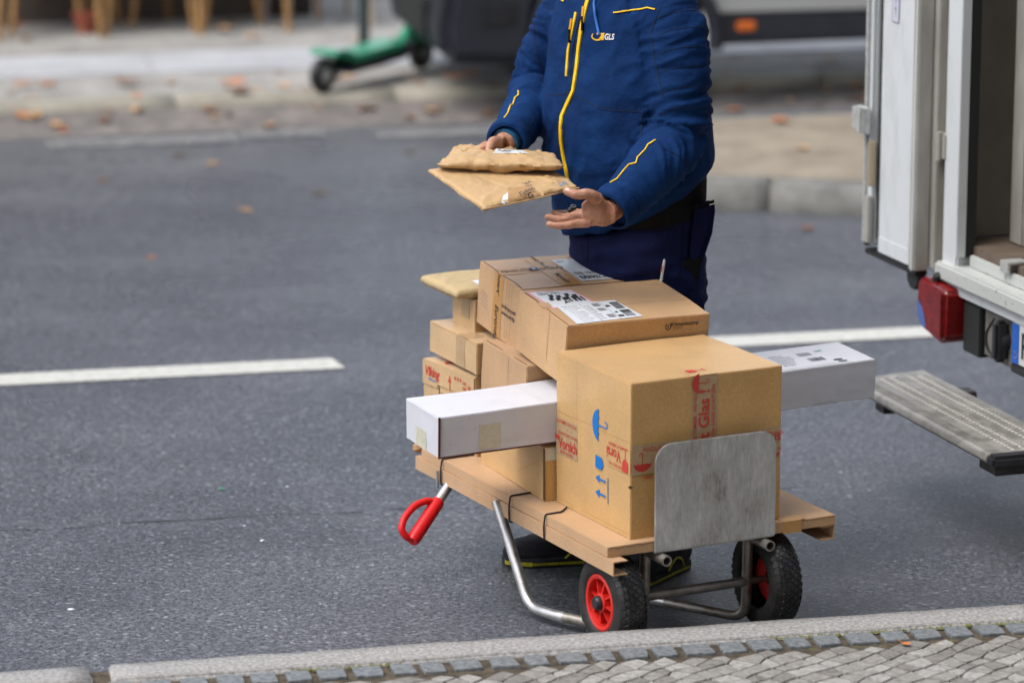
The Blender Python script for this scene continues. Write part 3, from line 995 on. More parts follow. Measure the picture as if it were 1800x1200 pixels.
channel(4.052, 1, 7.515, 8.63, ZD - 0.0265, 'edge_channel')
channel(4.700, -1, 7.557, 7.90, ZD - 0.0275, 'edge_channel')
MB().box((4.548, 7.5505, ZD - 0.030), (4.600, 7.5535, ZD + 0.0015), X=lambda p: cart(p.x, p.y, p.z)).box((4.548, 7.5535, ZD + 0.0004), (4.612, 7.60, ZD + 0.0016), X=lambda p: cart(p.x, p.y, p.z)).build('tape_strip', M_TAPE_OR, deck)
# torn edge where the top liner has split
mb = MB(); rg = random.Random(3)
pr_ = None
for i in range(30):
    ee = 4.060 + i * (0.128 / 29)
    zz = ZD - 0.004 + 0.0012 * math.sin(i * 0.8) + rg.uniform(-.0008, .0008)
    cur = (cart(ee, 7.5508, zz - 0.0008), cart(ee, 7.5508, zz + 0.0009))
    if pr_: mb.add([pr_[0], cur[0], cur[1], pr_[1]], [(0, 1, 2, 3)])
    pr_ = cur
pr_ = None
for i in range(26):
    ee = 4.602 + i * (0.096 / 25)
    zz = ZD - 0.004 + 0.001 * math.sin(i * 1.1) + rg.uniform(-.0008, .0008)
    cur = (cart(ee, 7.5522, zz - 0.0008), cart(ee, 7.5522, zz + 0.0008))
    if pr_: mb.add([pr_[0], cur[0], cur[1], pr_[1]], [(0, 1, 2, 3)])
    pr_ = cur
mb.build('torn_edge', M_CUT, deck)
MB().lathe([(0.0, 0), (0.012, 0.002), (0.016, 0.012), (0.012, 0.024), (0.0, 0.026)], cart(4.075, 8.652, 0.268), Vector((-0.3, 0, 1)), 14).build('corner_knob', M_TAPE, deck, True)

# elastic cords round the deck
for (gg, lab, ex) in ((8.465, 'thin black cord around the deck edge under the left end of the white carton', 4.30), (8.065, 'thin black cord crossing the deck beside the golden carton', 4.36), (7.872, 'thin black cord around the deck beside the left side of the biggest carton', 4.13)):
    pts = [cart(4.30, gg - 0.0, 0.236), cart(4.0485, gg, 0.2265), cart(4.0475, gg, 0.266), cart(4.0525, gg + 0.002, ZD + 0.002), cart(4.10, gg + 0.004, ZD + 0.0026), cart(ex, gg + 0.035, ZD + 0.0028)]
    if gg > 8.3: pts[-1] = cart(4.30, gg + 0.01, ZD + 0.0028)
    o = MB().tube(bent(pts, 0.006, 3), 0.0023, 8).build('elastic_cord', M_CORD, None, True)
    tag(o, lab, 'cord', 'cords tied round the deck')

# ================================================================== cartons
def Rm(yaw, p, r):
    return Matrix.Rotation(yaw, 3, 'Z') @ Matrix.Rotation(p, 3, 'X') @ Matrix.Rotation(r, 3, 'Y')


SKINS = {}


def carton(e, g, z, yaw, p, r, w, d, h, label, m=M_CARD, name='carton', cat='box', seed=1, amp=0.0011, bulge=0.0018, body='carton_body', group=None):
    t = empty(name, cart(e, g, z), label, cat, group, rot=Rm(yaw, p, r))
    t['dims'] = (w, d, h)
    bo = carton_mesh(0, 0, 0, w, d, h, body, m, t, lambda q: q, 0.0022, amp, 8, seed, bulge)
    bm = bmesh.new(); bm.from_mesh(bo.data); SKINS[t.name] = BVHTree.FromBMesh(bm); bm.free()
    return t


def face(t, which, k=0.0012):
    """maps face metres to the carton's own space, following the uneven board; k is the clearance"""
    w, d, h = t['dims']
    bv = SKINS[t.name]
    k = 0.0003 + max(0.0, k - 0.0009) * 1.45

    def X(x, y, l):
        if which == 'front': o, n = Vector((min(max(x, 0.002), w - 0.002), -0.05, min(max(y, 0.002), h - 0.002))), Vector((0, -1, 0))
        elif which == 'left': o, n = Vector((-0.05, d - min(max(x, 0.002), d - 0.002), min(max(y, 0.002), h - 0.002))), Vector((-1, 0, 0))
        else: o, n = Vector((min(max(x, 0.002), w - 0.002), min(max(y, 0.002), d - 0.002), h + 0.05)), Vector((0, 0, 1))
        hit = bv.ray_cast(o, -n, 0.2)[0]
        base = hit if hit is not None else o - n * 0.05
        q = base + n * (k + l)
        if which == 'front': q.x, q.z = x, y
        elif which == 'left': q.y, q.z = d - x, y
        else: q.x, q.y = x, y
        return q
    return X


def strip(t, name, which, x0, y0, x1, y1, m, k=0.0010, lift=0.0, curl=0.0):
    """a piece of tape or a label lying on a face, a thin sheet with its own slight unevenness"""
    X = face(t, which, k)
    nx, ny = 6, 6
    mb = MB()
    vs = []
    rg2 = random.Random(int((x0 + y0 + x1) * 9999))
    for s in (0, 1):
        for i in range(nx + 1):
            for j in range(ny + 1):
                ej = rg2.uniform(-.0006, .0006)
                vs.append(X(x0 + (x1 - x0) * i / nx + (ej if j in (0, ny) else 0), y0 + (y1 - y0) * j / ny + (ej if i in (0, nx) else 0), lift + (0.0003 if s else 0) + (0.0002 * math.sin(i * 2.1 + j))))
    M1 = (nx + 1) * (ny + 1)
    fs = []
    for s in (0, 1):
        for i in range(nx):
            for j in range(ny):
                a = s * M1 + i * (ny + 1) + j
                fs.append((a, a + ny + 1, a + ny + 2, a + 1))
    mb.v, mb.f, mb.mi = vs, fs, [0] * len(fs)
    me = bpy.data.meshes.new(name)
    me.from_pydata([tuple(v) for v in vs], [], fs)
    me.materials.append(m)
    for p in me.polygons: p.use_smooth = True
    return link(bpy.data.objects.new(name, me), t)


def seam(t, which, pts, w=0.0016, m=None, k=0.0009):
    """open slit between flaps: a dark irregular line"""
    P = Print(face(t, which, k), 0.0002)
    P.line(pts, w, m or M_CUT)
    return P.build('flap_seam', t)


# --- the biggest one, against the toe plate
big = carton(4.137, 7.585, ZD + 0.001, B_CART, 0, 0, 0.418, 0.387, 0.387, 'largest brown carton with red caution tape and blue umbrella print, behind the metal plate', M_GOLD, seed=2)
strip(big, 'tape_strip', 'front', 0.165, 0.236, 0.236, 0.3875, M_TAPE_PALE)
strip(big, 'tape_strip', 'top', 0.165, -0.001, 0.236, 0.075, M_GOLD, 0.0010)
strip(big, 'tape_strip', 'front', 0.0, 0.160, 0.418, 0.235, M_TAPE_PALE, 0.0013)
strip(big, 'tape_strip', 'left', 0.272, 0.160, 0.387, 0.228, M_GOLD, 0.0011)
strip(big, 'tape_strip', 'left', 0.0, 0.128, 0.110, 0.222, M_TAPE_PALE, 0.0011)
P = Print(face(big, 'front', 0.0018), 0.0003)
P.text('t Glas !', 0.2005, 0.293, 0.042, M_RED, PI / 2, 0.02)
P.text('PAS TOMBER - NO VOLCAR', 0.1745, 0.296, 0.0135, M_RED, PI / 2, 0.008, sx=0.92)
P.text('VOR NÄSSE SCHÜTZEN', 0.2255, 0.297, 0.0135, M_RED, PI / 2, 0.008, sx=0.95)
P.umbrella(0.186, 0.370, 0.050, M_RED, PI / 2)
P.text('VOR NÄSSE', 0.130, 0.222, 0.0145, M_RED, PI, 0.008)
P.text('SCHÜTZEN', 0.070, 0.222, 0.0145, M_RED, PI, 0.008)
P.text('NICHT WERFEN', 0.252, 0.223, 0.0145, M_RED, PI, 0.008)
P.text('SCHÜTZEN', 0.398, 0.222, 0.013, M_RED, PI, 0.008, sx=0.8)
P.umbrella(0.030, 0.188, 0.050, M_RED, PI)
P.text('!', 0.076, 0.195, 0.04, M_RED, PI, 0.02)
P.glass(0.300, 0.196, 0.062, M_RED, PI)
P.umbrella(0.352, 0.19, 0.055, M_RED, PI)
P.text('si', 0.409, 0.207, 0.036, M_RED, PI, 0.02, sx=0.85)
P.text('!', 0.384, 0.207, 0.036, M_RED, PI, 0.02)
P.text('NO VOLCAR', 0.398, 0.181, 0.012, M_RED, PI, 0.008, sx=0.6)
P.rect(0.035, 0.150, 0.058, 0.1535, M_RED)
P.shape([(math.cos(a), -math.sin(a)) for a in [PI * k / 10 for k in range(11)]], 0.401, 0.171, 0.014, M_RED, 0)
P.build('printing', big)
P = Print(face(big, 'top', 0.0018), 0.0003)
P.glass(0.200, 0.045, 0.050, M_RED, PI * 0.52)
P.text('.  -', 0.30, 0.355, 0.02, M_RED, 0.1, 0.01)
P.build('printing', big)
P = Print(face(big, 'left', 0.0018), 0.0003)
# blue handling marks lying on their side
P.umbrella(0.228, 0.250, 0.080, M_BLUE, PI / 2)
P.glass(0.236, 0.166, 0.001, M_BLUE, 0)
P.shape([(-0.5, -0.45), (0.35, -0.45), (0.52, -0.33), (0.60, -0.12), (0.72, 0.0), (0.60, 0.12), (0.52, 0.33), (0.35, 0.45), (-0.5, 0.45)], 0.227, 0.155, 0.036, M_BLUE, -0.05)
for yy in (0.114, 0.077):
    P.rect(0.226, yy - 0.0028, 0.262, yy + 0.0028, M_BLUE)
    P.poly([(0.208, yy), (0.230, yy - 0.011), (0.226, yy), (0.230, yy + 0.011)], M_BLUE)
P.rect(0.272, 0.062, 0.2755, 0.128, M_BLUE)
P.text('Vorsi', 0.303, 0.196, 0.040, M_RED, PI, 0.02, sx=0.82)
P.text('NICHT WERFEN', 0.315, 0.219, 0.0125, M_RED, PI, 0.006, sx=0.8)
P.text('DO NOT DROP - NE L', 0.318, 0.170, 0.0115, M_RED, PI, 0.006, sx=0.75)
P.glass(0.362, 0.192, 0.060, M_RED, PI)
P.text('Vorsich', 0.062, 0.158, 0.040, M_RED, 0, 0.02, sx=0.78)
P.text('NICHT WERFEN', 0.055, 0.136, 0.0115, M_RED, 0, 0.006, sx=0.8)
P.text('DO NOT DROP - NE RIEN', 0.062, 0.184, 0.0115, M_RED, 0, 0.006, sx=0.75)
P.text('PAS TOMBER - NO VOLCAR', 0.056, 0.213, 0.0115, M_RED, 0, 0.006, sx=0.72)
P.text("-   -'", 0.070, 0.199, 0.018, M_RED, 0, 0.006)
P.shape([(math.cos(a), -math.sin(a)) for a in [PI * k / 10 for k in range(11)]], 0.006, 0.176, 0.012, M_RED, 0)
P.build('printing', big)
MB().prism([(0, -0.004), (0.016, 0), (0, 0.005), (-0.010, 0.002)], 0, 0.0022, X=lambda p: parent_matrix(big) @ Vector((-0.0035 + p.x * 0.6 - 0.0015, -0.0038 - p.z, 0.132 + p.y))).build('torn_flap', M_CUT, big)
# crease across the left face
P = Print(face(big, 'left', 0.0010), 0.0002)
M_CREASE = mat('board_crease', (0.40, 0.255, 0.11), 0.8)
P.line([(0.0, 0.238), (0.08, 0.236), (0.15, 0.240), (0.26, 0.2385), (0.387, 0.241)], 0.0012, M_CREASE)
P.line([(0.108, 0.387), (0.106, 0.25), (0.110, 0.18)], 0.0008, M_CREASE)
P.line([(0.0, 0.013), (0.2, 0.011), (0.387, 0.012)], 0.0012, M_CREASE)
P.build('crease', big)
P = Print(face(big, 'top', 0.0010), 0.0002)
P.line([(0.0, 0.010), (0.2, 0.009), (0.418, 0.010)], 0.0010, M_CREASE)
P.build('crease', big)

# --- golden carton under the white one
gold = carton(4.107, 7.985, ZD + 0.001, B_CART - 0.066, 0, 0, 0.24, 0.412, 0.140, 'golden brown carton on the deck under the long white carton', M_GOLD, seed=5)
MB().box((-0.003, -0.003, 0.004), (0.001, 0.002, 0.136), X=lambda p: parent_matrix(gold) @ p).build('cut_edge', M_CUT, gold)
P = Print(face(gold, 'left', 0.002), 0.0002)
P.line([(0.385, 0.098), (0.27, 0.05), (0.24, 0.035)], 0.0008, M_CREASE)
P.line([(0.09, 0.14), (0.105, 0.10), (0.10, 0.06)], 0.0022, M_CUT)
P.build('crease', gold)
strip(gold, 'tape_strip', 'front', 0.0, 0.105, 0.05, 0.139, M_TAPE_YEL)

# --- long white carton lying across
white = carton(3.81, 7.980, 0.4445, B_CART, 0.045, -0.011, 1.265, 0.184, 0.101, 'very long white carton lying across the load, sticking out on both sides', M_WHITEBOX, seed=6)
strip(white, 'tape_patch', 'front', 0.110, 0.006, 0.170, 0.070, M_TAPE_YEL)
strip(white, 'tape_patch', 'front', 1.082, 0.004, 1.150, 0.062, M_WHITEBOX)
strip(white, 'tape_patch', 'left', 0.060, 0.000, 0.118, 0.048, M_TAPE_YEL)
strip(white, 'shipping_label', 'top', 0.985, 0.010, 1.20, 0.150, M_WHITEBOX)
P = Print(face(white, 'top', 0.0018), 0.0006)
P.scribble(1.01, 0.03, 1.07, 0.13, 6, M_GREYP, 0.25)
P.barcode(1.10, 0.045, 1.145, 0.075, M_BLACK, 18, True, 4)
P.barcode(1.095, 0.10, 1.135, 0.125, M_GREYP, 14, False, 5)
P.text('GLS', 1.165, 0.125, 0.015, mat('green_print', (0.02, 0.2, 0.15), 0.5), 0.3, 0.02)
P.rect(1.16, 0.03, 1.185, 0.04, M_BLACK)
P.rect(1.165, 0.015, 1.19, 0.022, M_BLACK)
P.build('printing', white)
M_WCREASE = mat('white_crease', (0.52, 0.53, 0.56), 0.6)
P = Print(face(white, 'top', 0.0010), 0.0002)
P.line([(0.305, 0.0), (0.298, 0.09), (0.303, 0.186)], 0.0012, M_WCREASE)
P.line([(0.17, 0.06), (0.20, 0.075), (0.215, 0.066), (0.21, 0.05)], 0.0011, M_WCREASE)
P.build('crease', white)
mb = MB()
for (z0_, z1_) in ((0.002, 0.1),):
    mb.box((-0.002, -0.004, z0_), (0.0035, -0.0012, z1_ + 0.004), X=lambda p: parent_matrix(white) @ p)
mb.box((-0.001, -0.0032, -0.0032), (0.62, 0.002, 0.0006), X=lambda p: parent_matrix(white) @ p)
M_REDEDGE = mat('brown_board_edge', (0.11, 0.035, 0.025), 0.9, var=0.3, vscale=300)
mb.build('cut_edge', M_REDEDGE, white)
P = Print(face(white, 'front', 0.0010), 0.0003)
for (a, b) in ((0.006, 0.075), (0.03, 0.028), (0.1, 0.064), (0.082, 0.09), (0.17, 0.02)): P.rect(a, b, a + 0.0018, b + 0.0018, M_CUT)
P.build('scuff_mark', white)

# --- leaning carton with the phone-battery label
kl = carton(4.168, 8.002, 0.584, B_CART - 0.027, 0.128, 0.018, 0.402, 0.281, 0.157, 'leaning brown carton behind the biggest one, two white labels on top', M_CARD, seed=7)
seam(kl, 'top', [(0.003, 0.262), (0.006, 0.20), (0.004, 0.172)], 0.004)
seam(kl, 'top', [(0.006, 0.135), (0.004, 0.07), (0.004, 0.006)], 0.003)
strip(kl, 'flap_edge', 'top', -0.002, 0.140, 0.030, 0.175, M_CARD, 0.0013)
strip(kl, 'tape_strip', 'top', 0.03, 0.118, 0.400, 0.182, M_CARD, 0.0009)
seam(kl, 'top', [(0.402, 0.152), (0.33, 0.149)], 0.001, M_CREASE)
strip(kl, 'tape_strip', 'left', 0.12, 0.03, 0.18, 0.157, M_CARD, 0.0011)
P = Print(face(kl, 'top', 0.0013), 0.0)
P.poly([(0.008, 0.262), (0.135, 0.256), (0.150, 0.130), (0.020, 0.130)], M_PINKP, 0.0000)
P.poly([(0.015, 0.257), (0.129, 0.251), (0.142, 0.134), (0.026, 0.135)], M_PAPER, 0.0004)
P.poly([(0.036, 0.148), (0.205, 0.150), (0.222, 0.020), (0.028, 0.004)], M_PAPER, 0.0008)
P.lift = 0.0012
P.text('UN 3481', 0.058, 0.236, 0.017, M_BLACK, PI, 0.01)
P.scribble(0.03, 0.243, 0.11, 0.252, 1, M_GREYP, 0.4)
rg = random.Random(8)
for i in range(9):
    a, b = 0.040 + i * 0.009, 0.185 + rg.uniform(-0.01, 0.02)
    P.poly([(a, b), (a + 0.013, b + 0.004), (a + 0.016, b + 0.024), (a + 0.002, b + 0.022)], M_BLACK)
P.barcode(0.085, 0.165, 0.135, 0.20, M_BLACK, 7, True, 3)
P.shape([(0, 0), (0.3, 0.5), (0.2, 0.5), (0.6, 1), (0.5, 0.55), (0.9, 0.4), (0.5, 0.3)], 0.065, 0.152, 0.028, M_BLACK)
P.scribble(0.045, 0.015, 0.095, 0.14, 8, M_GREYP, 0.18, 5)
P.scribble(0.105, 0.02, 0.125, 0.13, 7, M_GREYP, 0.22, 9)
P.barcode(0.180, 0.085, 0.205, 0.135, M_BLACK, 16, False, 11)
P.barcode(0.180, 0.03, 0.208, 0.075, M_BLACK, 14, False, 12)
P.barcode(0.128, 0.08, 0.150, 0.10, M_GREYP, 12, False, 13)
P.rect(0.160, 0.105, 0.172, 0.117, M_BLACK); P.rect(0.16, 0.03, 0.176, 0.042, M_BLACK); P.rect(0.164, 0.06, 0.172, 0.068, M_BLACK)
P.rect(0.13, 0.115, 0.15, 0.137, M_GREYP); P.rect(0.132, 0.03, 0.152, 0.052, M_GREYP)
for q in (((0.100, 0.145), (0.103, 0.012)), ((0.155, 0.145), (0.158, 0.014))): P.line(list(q), 0.0008, M_BLACK)
P.text('DE', 0.168, 0.036, 0.009, M_PAPER, 0, 0.01)
P.line([(0.335, 0.276), (0.347, 0.239), (0.402, 0.238)], 0.0011, M_BLACK)
P.build('shipping_label', kl)
P = Print(face(kl, 'front', 0.0018), 0.0003)
P.text('Klimaneutral', 0.331, 0.138, 0.0155, M_BLACK, 0, 0.012)
P.text('Verpackung', 0.311, 0.129, 0.0055, M_BLACK, 0, 0.01)
P.text('www.verpackung-klimaneutral', 0.326, 0.1225, 0.005, M_GREYP, 0, 0.0)
ring = [(0.284 + 0.0075 * math.cos(t), 0.1345 + 0.0085 * math.sin(t)) for t in [2 * PI * k / 14 + 2.1 for k in range(13)]]
P.line(ring, 0.0024, M_BLACK)
P.shape([(math.cos(a) * 0.3, math.sin(a) * 0.3) for a in [2 * PI * k / 10 for k in range(10)]], 0.284, 0.1345, 0.008, M_BLACK)
P.build('printing', kl)

# --- upper carton at the back with printed orange tape
eu = carton(4.200, 8.322, 0.602, B_CART - 0.007, 0.118, 0.023, 0.314, 0.242, 0.166, 'highest brown carton crossed by orange printed tape, big white label on top', M_PINK, seed=8)
strip(eu, 'printed_tape', 'top', 0.000, 0.118, 0.312, 0.168, M_TAPE_OR, 0.0010)
strip(eu, 'printed_tape', 'top', 0.120, 0.002, 0.176, 0.240, M_TAPE_OR, 0.0013)
strip(eu, 'printed_tape', 'left', 0.090, 0.000, 0.142, 0.166, M_TAPE_OR, 0.0010)
strip(eu, 'shipping_label', 'top', 0.188, 0.024, 0.298, 0.205, M_PAPER, 0.0017)
P = Print(face(eu, 'top', 0.0023), 0.0003)
P.text('GLS', 0.205, 0.188, 0.013, MATS['green_print'], 0, 0.02)
P.scribble(0.235, 0.125, 0.285, 0.18, 5, M_GREYP, 0.15, 21)
P.barcode(0.195, 0.07, 0.22, 0.095, M_GREYP, 10, True, 22)
P.barcode(0.228, 0.072, 0.255, 0.095, M_GREYP, 12, True, 23)
P.barcode(0.262, 0.07, 0.292, 0.10, M_GREYP, 12, True, 24)
P.scribble(0.195, 0.035, 0.29, 0.062, 3, M_BLACK, 0.6, 25)
P.text('Euronda', 0.055, 0.142, 0.024, M_BLACK, PI, 0.01, sx=1.1, shear=0.2)
P.rect(0.095, 0.132, 0.117, 0.153, mat('navy_print', (0.02, 0.04, 0.16), 0.5))
P.text('e', 0.106, 0.143, 0.022, M_PAPER, PI, 0.01)
P.text("System'", 0.155, 0.142, 0.024, M_BLACK, PI, 0.01, shear=0.2)
P.text('Monoart', 0.148, 0.06, 0.022, M_BLACK, -PI / 2, 0.01, shear=0.2)
P.text('onda Pro-S', 0.148, 0.198, 0.020, M_BLACK, -PI / 2, 0.01, shear=0.2)
P.build('printing', eu)
P = Print(face(eu, 'left', 0.0018), 0.0004)
P.text('Euronda', 0.116, 0.040, 0.027, M_BLACK, -PI / 2, 0.01, shear=0.2)
P.text("noart'", 0.116, 0.143, 0.024, M_BLACK, -PI / 2, 0.01, shear=0.2)
for i in range(4): P.line([(0.02 + 0.0 * i, 0.098 - i * 0.012), (0.062, 0.088 - i * 0.012)], 0.0016, M_GREYP)
P.text('airdrop-pad', 0.182, 0.094, 0.0165, M_BLACK, 0, 0.015)
P.text('www.airdp', 0.182, 0.076, 0.0165, M_BLACK, 0, 0.015)
P.build('printing', eu)
seam(eu, 'top', [(0.004, 0.235), (0.006, 0.18), (0.003, 0.12), (0.008, 0.06), (0.004, 0.008)], 0.0035)
P = Print(face(eu, 'left', 0.0009), 0.0002)
for x_ in (0.165, 0.178, 0.194): P.line([(x_, 0.166), (x_ - 0.003, 0.10), (x_ + 0.002, 0.01)], 0.0012, mat('pink_crease%d' % int(x_ * 1000), (0.38, 0.23, 0.12), 0.8))
P.build('crease', eu)

# --- brown carton under the two leaning ones
mid = carton(4.150, 8.175, 0.441, B_CART - 0.030, 0.048, 0.012, 0.240, 0.270, 0.157, 'small plain brown carton squeezed between the white carton and the leaning ones', M_PINK, seed=9)
strip(mid, 'tape_strip', 'left', 0.10, 0.0, 0.16, 0.157, M_PINK, 0.0010)
seam(mid, 'top', [(0.006, 0.262), (0.005, 0.16)], 0.003)
seam(mid, 'top', [(0.004, 0.09), (0.005, 0.01)], 0.0026)

b5 = carton(4.149, 8.454, 0.516, B_CART - 0.006, 0.012, 0.008, 0.24, 0.289, 0.082, 'brown carton with a strip of tape, second from the bottom of the left rear stack', M_PALE, seed=10)
strip(b5, 'tape_strip', 'left', 0.165, 0.0, 0.218, 0.082, M_TAPE_PALE, 0.0010)
strip(b5, 'tape_strip', 'top', -0.001, 0.06, 0.05, 0.115, M_TAPE_PALE, 0.0010)
seam(b5, 'left', [(0.0, 0.081), (0.285, 0.081)], 0.0012, M_CREASE)

vik = carton(4.145, 8.456, 0.359, B_CART + 0.060, -0.012, 0.0, 0.25, 0.278, 0.147, 'brown carton with red lettering and cut slots at the bottom of the left rear stack', M_PALE, seed=11)
P = Print(face(vik, 'left', 0.0026), 0.0003)
P.text('Viking', 0.050, 0.118, 0.036, M_RED, 0.0, 0.03, sx=0.9, shear=0.25)
P.text('OfficeLine', 0.052, 0.098, 0.0105, M_BLUE, 0.0, 0.008)
P.poly([(0.140, 0.110), (0.158, 0.110), (0.149, 0.130)], M_RED)
P.rect(0.147, 0.088, 0.151, 0.108, M_RED)
for x_ in (0.178, 0.192, 0.206): P.shape([(-0.5, -0.6), (0.5, -0.6), (0.4, 0.6), (-0.2, 0.4)], x_, 0.128, 0.008, M_RED)
for i in range(3): P.text('888', 0.228, 0.122 - i * 0.014, 0.013, M_RED, 0, 0.0)
P.text('8B', 0.254, 0.114, 0.016, M_RED, 0, 0.0)
P.build('printing', vik)
strip(vik, 'side_flap', 'left', -0.001, 0.080, 0.080, 0.147, M_PALE, 0.0020)
strip(vik, 'side_flap', 'left', 0.0805, 0.090, 0.277, 0.147, M_PALE, 0.0020)
P = Print(face(vik, 'left', 0.0009), 0.0002)
P.rect(0.085, 0.066, 0.090, 0.093, M_BLACK)
P.rect(0.150, 0.050, 0.155, 0.078, M_BLACK)
P.line([(0.0, 0.080), (0.085, 0.078)], 0.002, M_CUT)
P.line([(0.09, 0.072), (0.15, 0.070)], 0.0014, M_CUT)
P.rect(0.266, 0.03, 0.270, 0.12, M_CUT)
P.build('cut_slot', vik)
P = Print(face(vik, 'top', 0.0018), 0.0003)
P.shape([(-0.5, -0.3), (0.5, -0.3), (0.4, 0.3), (0, 0.5), (-0.4, 0.1)], 0.025, 0.185, 0.03, M_RED)
P.build('printing', vik)

b7 = carton(4.200, 8.567, 0.600, B_CART - 0.007, 0.003, 0.0, 0.20, 0.137, 0.086, 'small brown carton under the padded envelope at the top of the left rear stack', M_PALE, seed=12)
strip(b7, 'tape_strip', 'left', 0.055, 0.03, 0.105, 0.084, M_TAPE_PALE, 0.0010)

# --- supports that the photograph hides behind the white carton
carton(4.150, 8.456, ZD + 0.001, B_CART, 0, 0, 0.24, 0.14, 0.062, 'low brown carton on the deck under the red lettered carton, mostly hidden', M_CARD, seed=13)
# ================================================================== padded envelopes
def puffy(name, corners, thick, m, label, seed, nx=44, ny=30, wr=0.004, sag=0.0, frill=0.004, power=0.38, creases=9):
    """bag between four corners (A near-left, B near-right, C far-right, D far-left), padded, creased, with a flat seam rim"""
    A, B, C, D = corners
    rg2 = random.Random(seed)
    off = Vector((rg2.random() * 40, rg2.random() * 40, rg2.random() * 40))
    nrm = (B - A).cross(D - A).normalized()
    if nrm.z < 0: nrm = -nrm
    lines = []
    for i in range(creases):
        p = (rg2.random(), rg2.random()); a = rg2.uniform(0, PI)
        lines.append((p, (math.cos(a), math.sin(a)), rg2.uniform(0.4, 1.0) * rg2.choice((-1, 1)), rg2.uniform(0.06, 0.22)))
    vs, idx = [], {}
    for s in (1, -1):
        for i in range(nx + 1):
            for j in range(ny + 1):
                u, v = i / nx, j / ny
                P0 = (A * (1 - u) + B * u) * (1 - v) + (D * (1 - u) + C * u) * v
                e = min(u * nx, (1 - u) * nx, v * ny, (1 - v) * ny)
                f = (max(0.0, 4 * u * (1 - u))) ** power * (max(0.0, 4 * v * (1 - v))) ** power
                edge_u = noise.noise(Vector((u * 9, 1.3, s * 0)) + off) * frill
                edge_v = noise.noise(Vector((2.1, v * 9, 0)) + off) * frill
                q = P0 + nrm * (s * thick * 0.5 * f)
                w = 0.0
                for (pp, dd, am, L) in lines:
                    d = (u - pp[0]) * dd[1] - (v - pp[1]) * dd[0]
                    t = (u - pp[0]) * dd[0] + (v - pp[1]) * dd[1]
                    w += am * max(0.0, 1 - abs(d) / 0.026) * math.exp(-(t / L) ** 2)
                n1 = noise.noise(Vector((u * 5, v * 4, s * 2)) + off)
                n2 = abs(noise.noise(Vector((u * 13, v * 9, s * 3)) + off))
                n3 = abs(noise.noise(Vector((u * 26, v * 18, s * 5)) + off))
                q += nrm * (wr * (1.5 * w + 0.45 * n1 - 0.35 * n2 - 0.2 * n3 + 0.2) * min(1.0, 0.25 + f))
                q += nrm * (noise.noise(Vector((u * 7, v * 7, 9)) + off) * frill * (1 - f))
                q += (B - A).normalized() * edge_v * (1 if u > 0.5 else -1) * (abs(2 * u - 1) ** 6) + (D - A).normalized() * edge_u * (abs(2 * v - 1) ** 6)
                q.z -= sag * (1 - (2 * u - 1) ** 2)
                idx[(s, i, j)] = len(vs); vs.append(q)
    fs = []
    for i in range(nx):
        for j in range(ny):
            a = [idx[(1, i, j)], idx[(1, i + 1, j)], idx[(1, i + 1, j + 1)], idx[(1, i, j + 1)]]
            b = [idx[(-1, i, j)], idx[(-1, i, j + 1)], idx[(-1, i + 1, j + 1)], idx[(-1, i + 1, j)]]
            fs += [a, b]
    def rim(k1, k2):
        fs.append([idx[(1, *k1)], idx[(-1, *k1)], idx[(-1, *k2)], idx[(1, *k2)]])
    for i in range(nx): rim((i, 0), (i + 1, 0)); rim((i + 1, ny), (i, ny))
    for j in range(ny): rim((0, j + 1), (0, j)); rim((nx, j), (nx, j + 1))
    bm = bmesh.new()
    bv = [bm.verts.new(v) for v in vs]
    for f in fs:
        try: bm.faces.new([bv[k] for k in f])
        except ValueError: pass
    bmesh.ops.remove_doubles(bm, verts=bm.verts, dist=0.0004)
    bmesh.ops.recalc_face_normals(bm, faces=bm.faces)
    for f in bm.faces: f.smooth = True
    bvh = BVHTree.FromBMesh(bm)
    c = A.copy()
    root = empty(name, c, label, 'envelope')
    me = bpy.data.meshes.new('paper_bag')
    for v in bm.verts: v.co -= c
    bm.to_mesh(me); bm.free(); me.materials.append(m)
    link(bpy.data.objects.new('paper_bag', me), root)
    return root, bvh, nrm


def on_surface(bvh, px, py, far=30):
    r = ray(px, py).normalized()
    hit = bvh.ray_cast(Vector((0, 0, CAM_H)), r, far)
    return (hit[0], hit[1]) if hit[0] is not None else (None, None)


def draped(bvh, pxs, parent, name, m, lift=0.0006, nx=10, ny=6, quad=None):
    """a sheet of paper or cloth lying on a surface, its outline given as a quad of view points"""
    a, b, c, d = [Vector(p) for p in quad]
    mb = MB(); grid = {}
    for i in range(nx + 1):
        for j in range(ny + 1):
            u, v = i / nx, j / ny
            p = (a * (1 - u) + b * u) * (1 - v) + (d * (1 - u) + c * u) * v
            co, no = on_surface(bvh, p.x, p.y)
            if co is None: continue
            if no.dot(ray(p.x, p.y)) > 0: no = -no
            grid[(i, j)] = len(mb.v); mb.v.append(co + no * lift)
    for i in range(nx):
        for j in range(ny):
            k = [(i, j), (i + 1, j), (i + 1, j + 1), (i, j + 1)]
            if all(q in grid for q in k): mb.f.append(tuple(grid[q] for q in k)); mb.mi.append(0)
    o = mb.build(name, m, parent, True, angle=180)
    return o


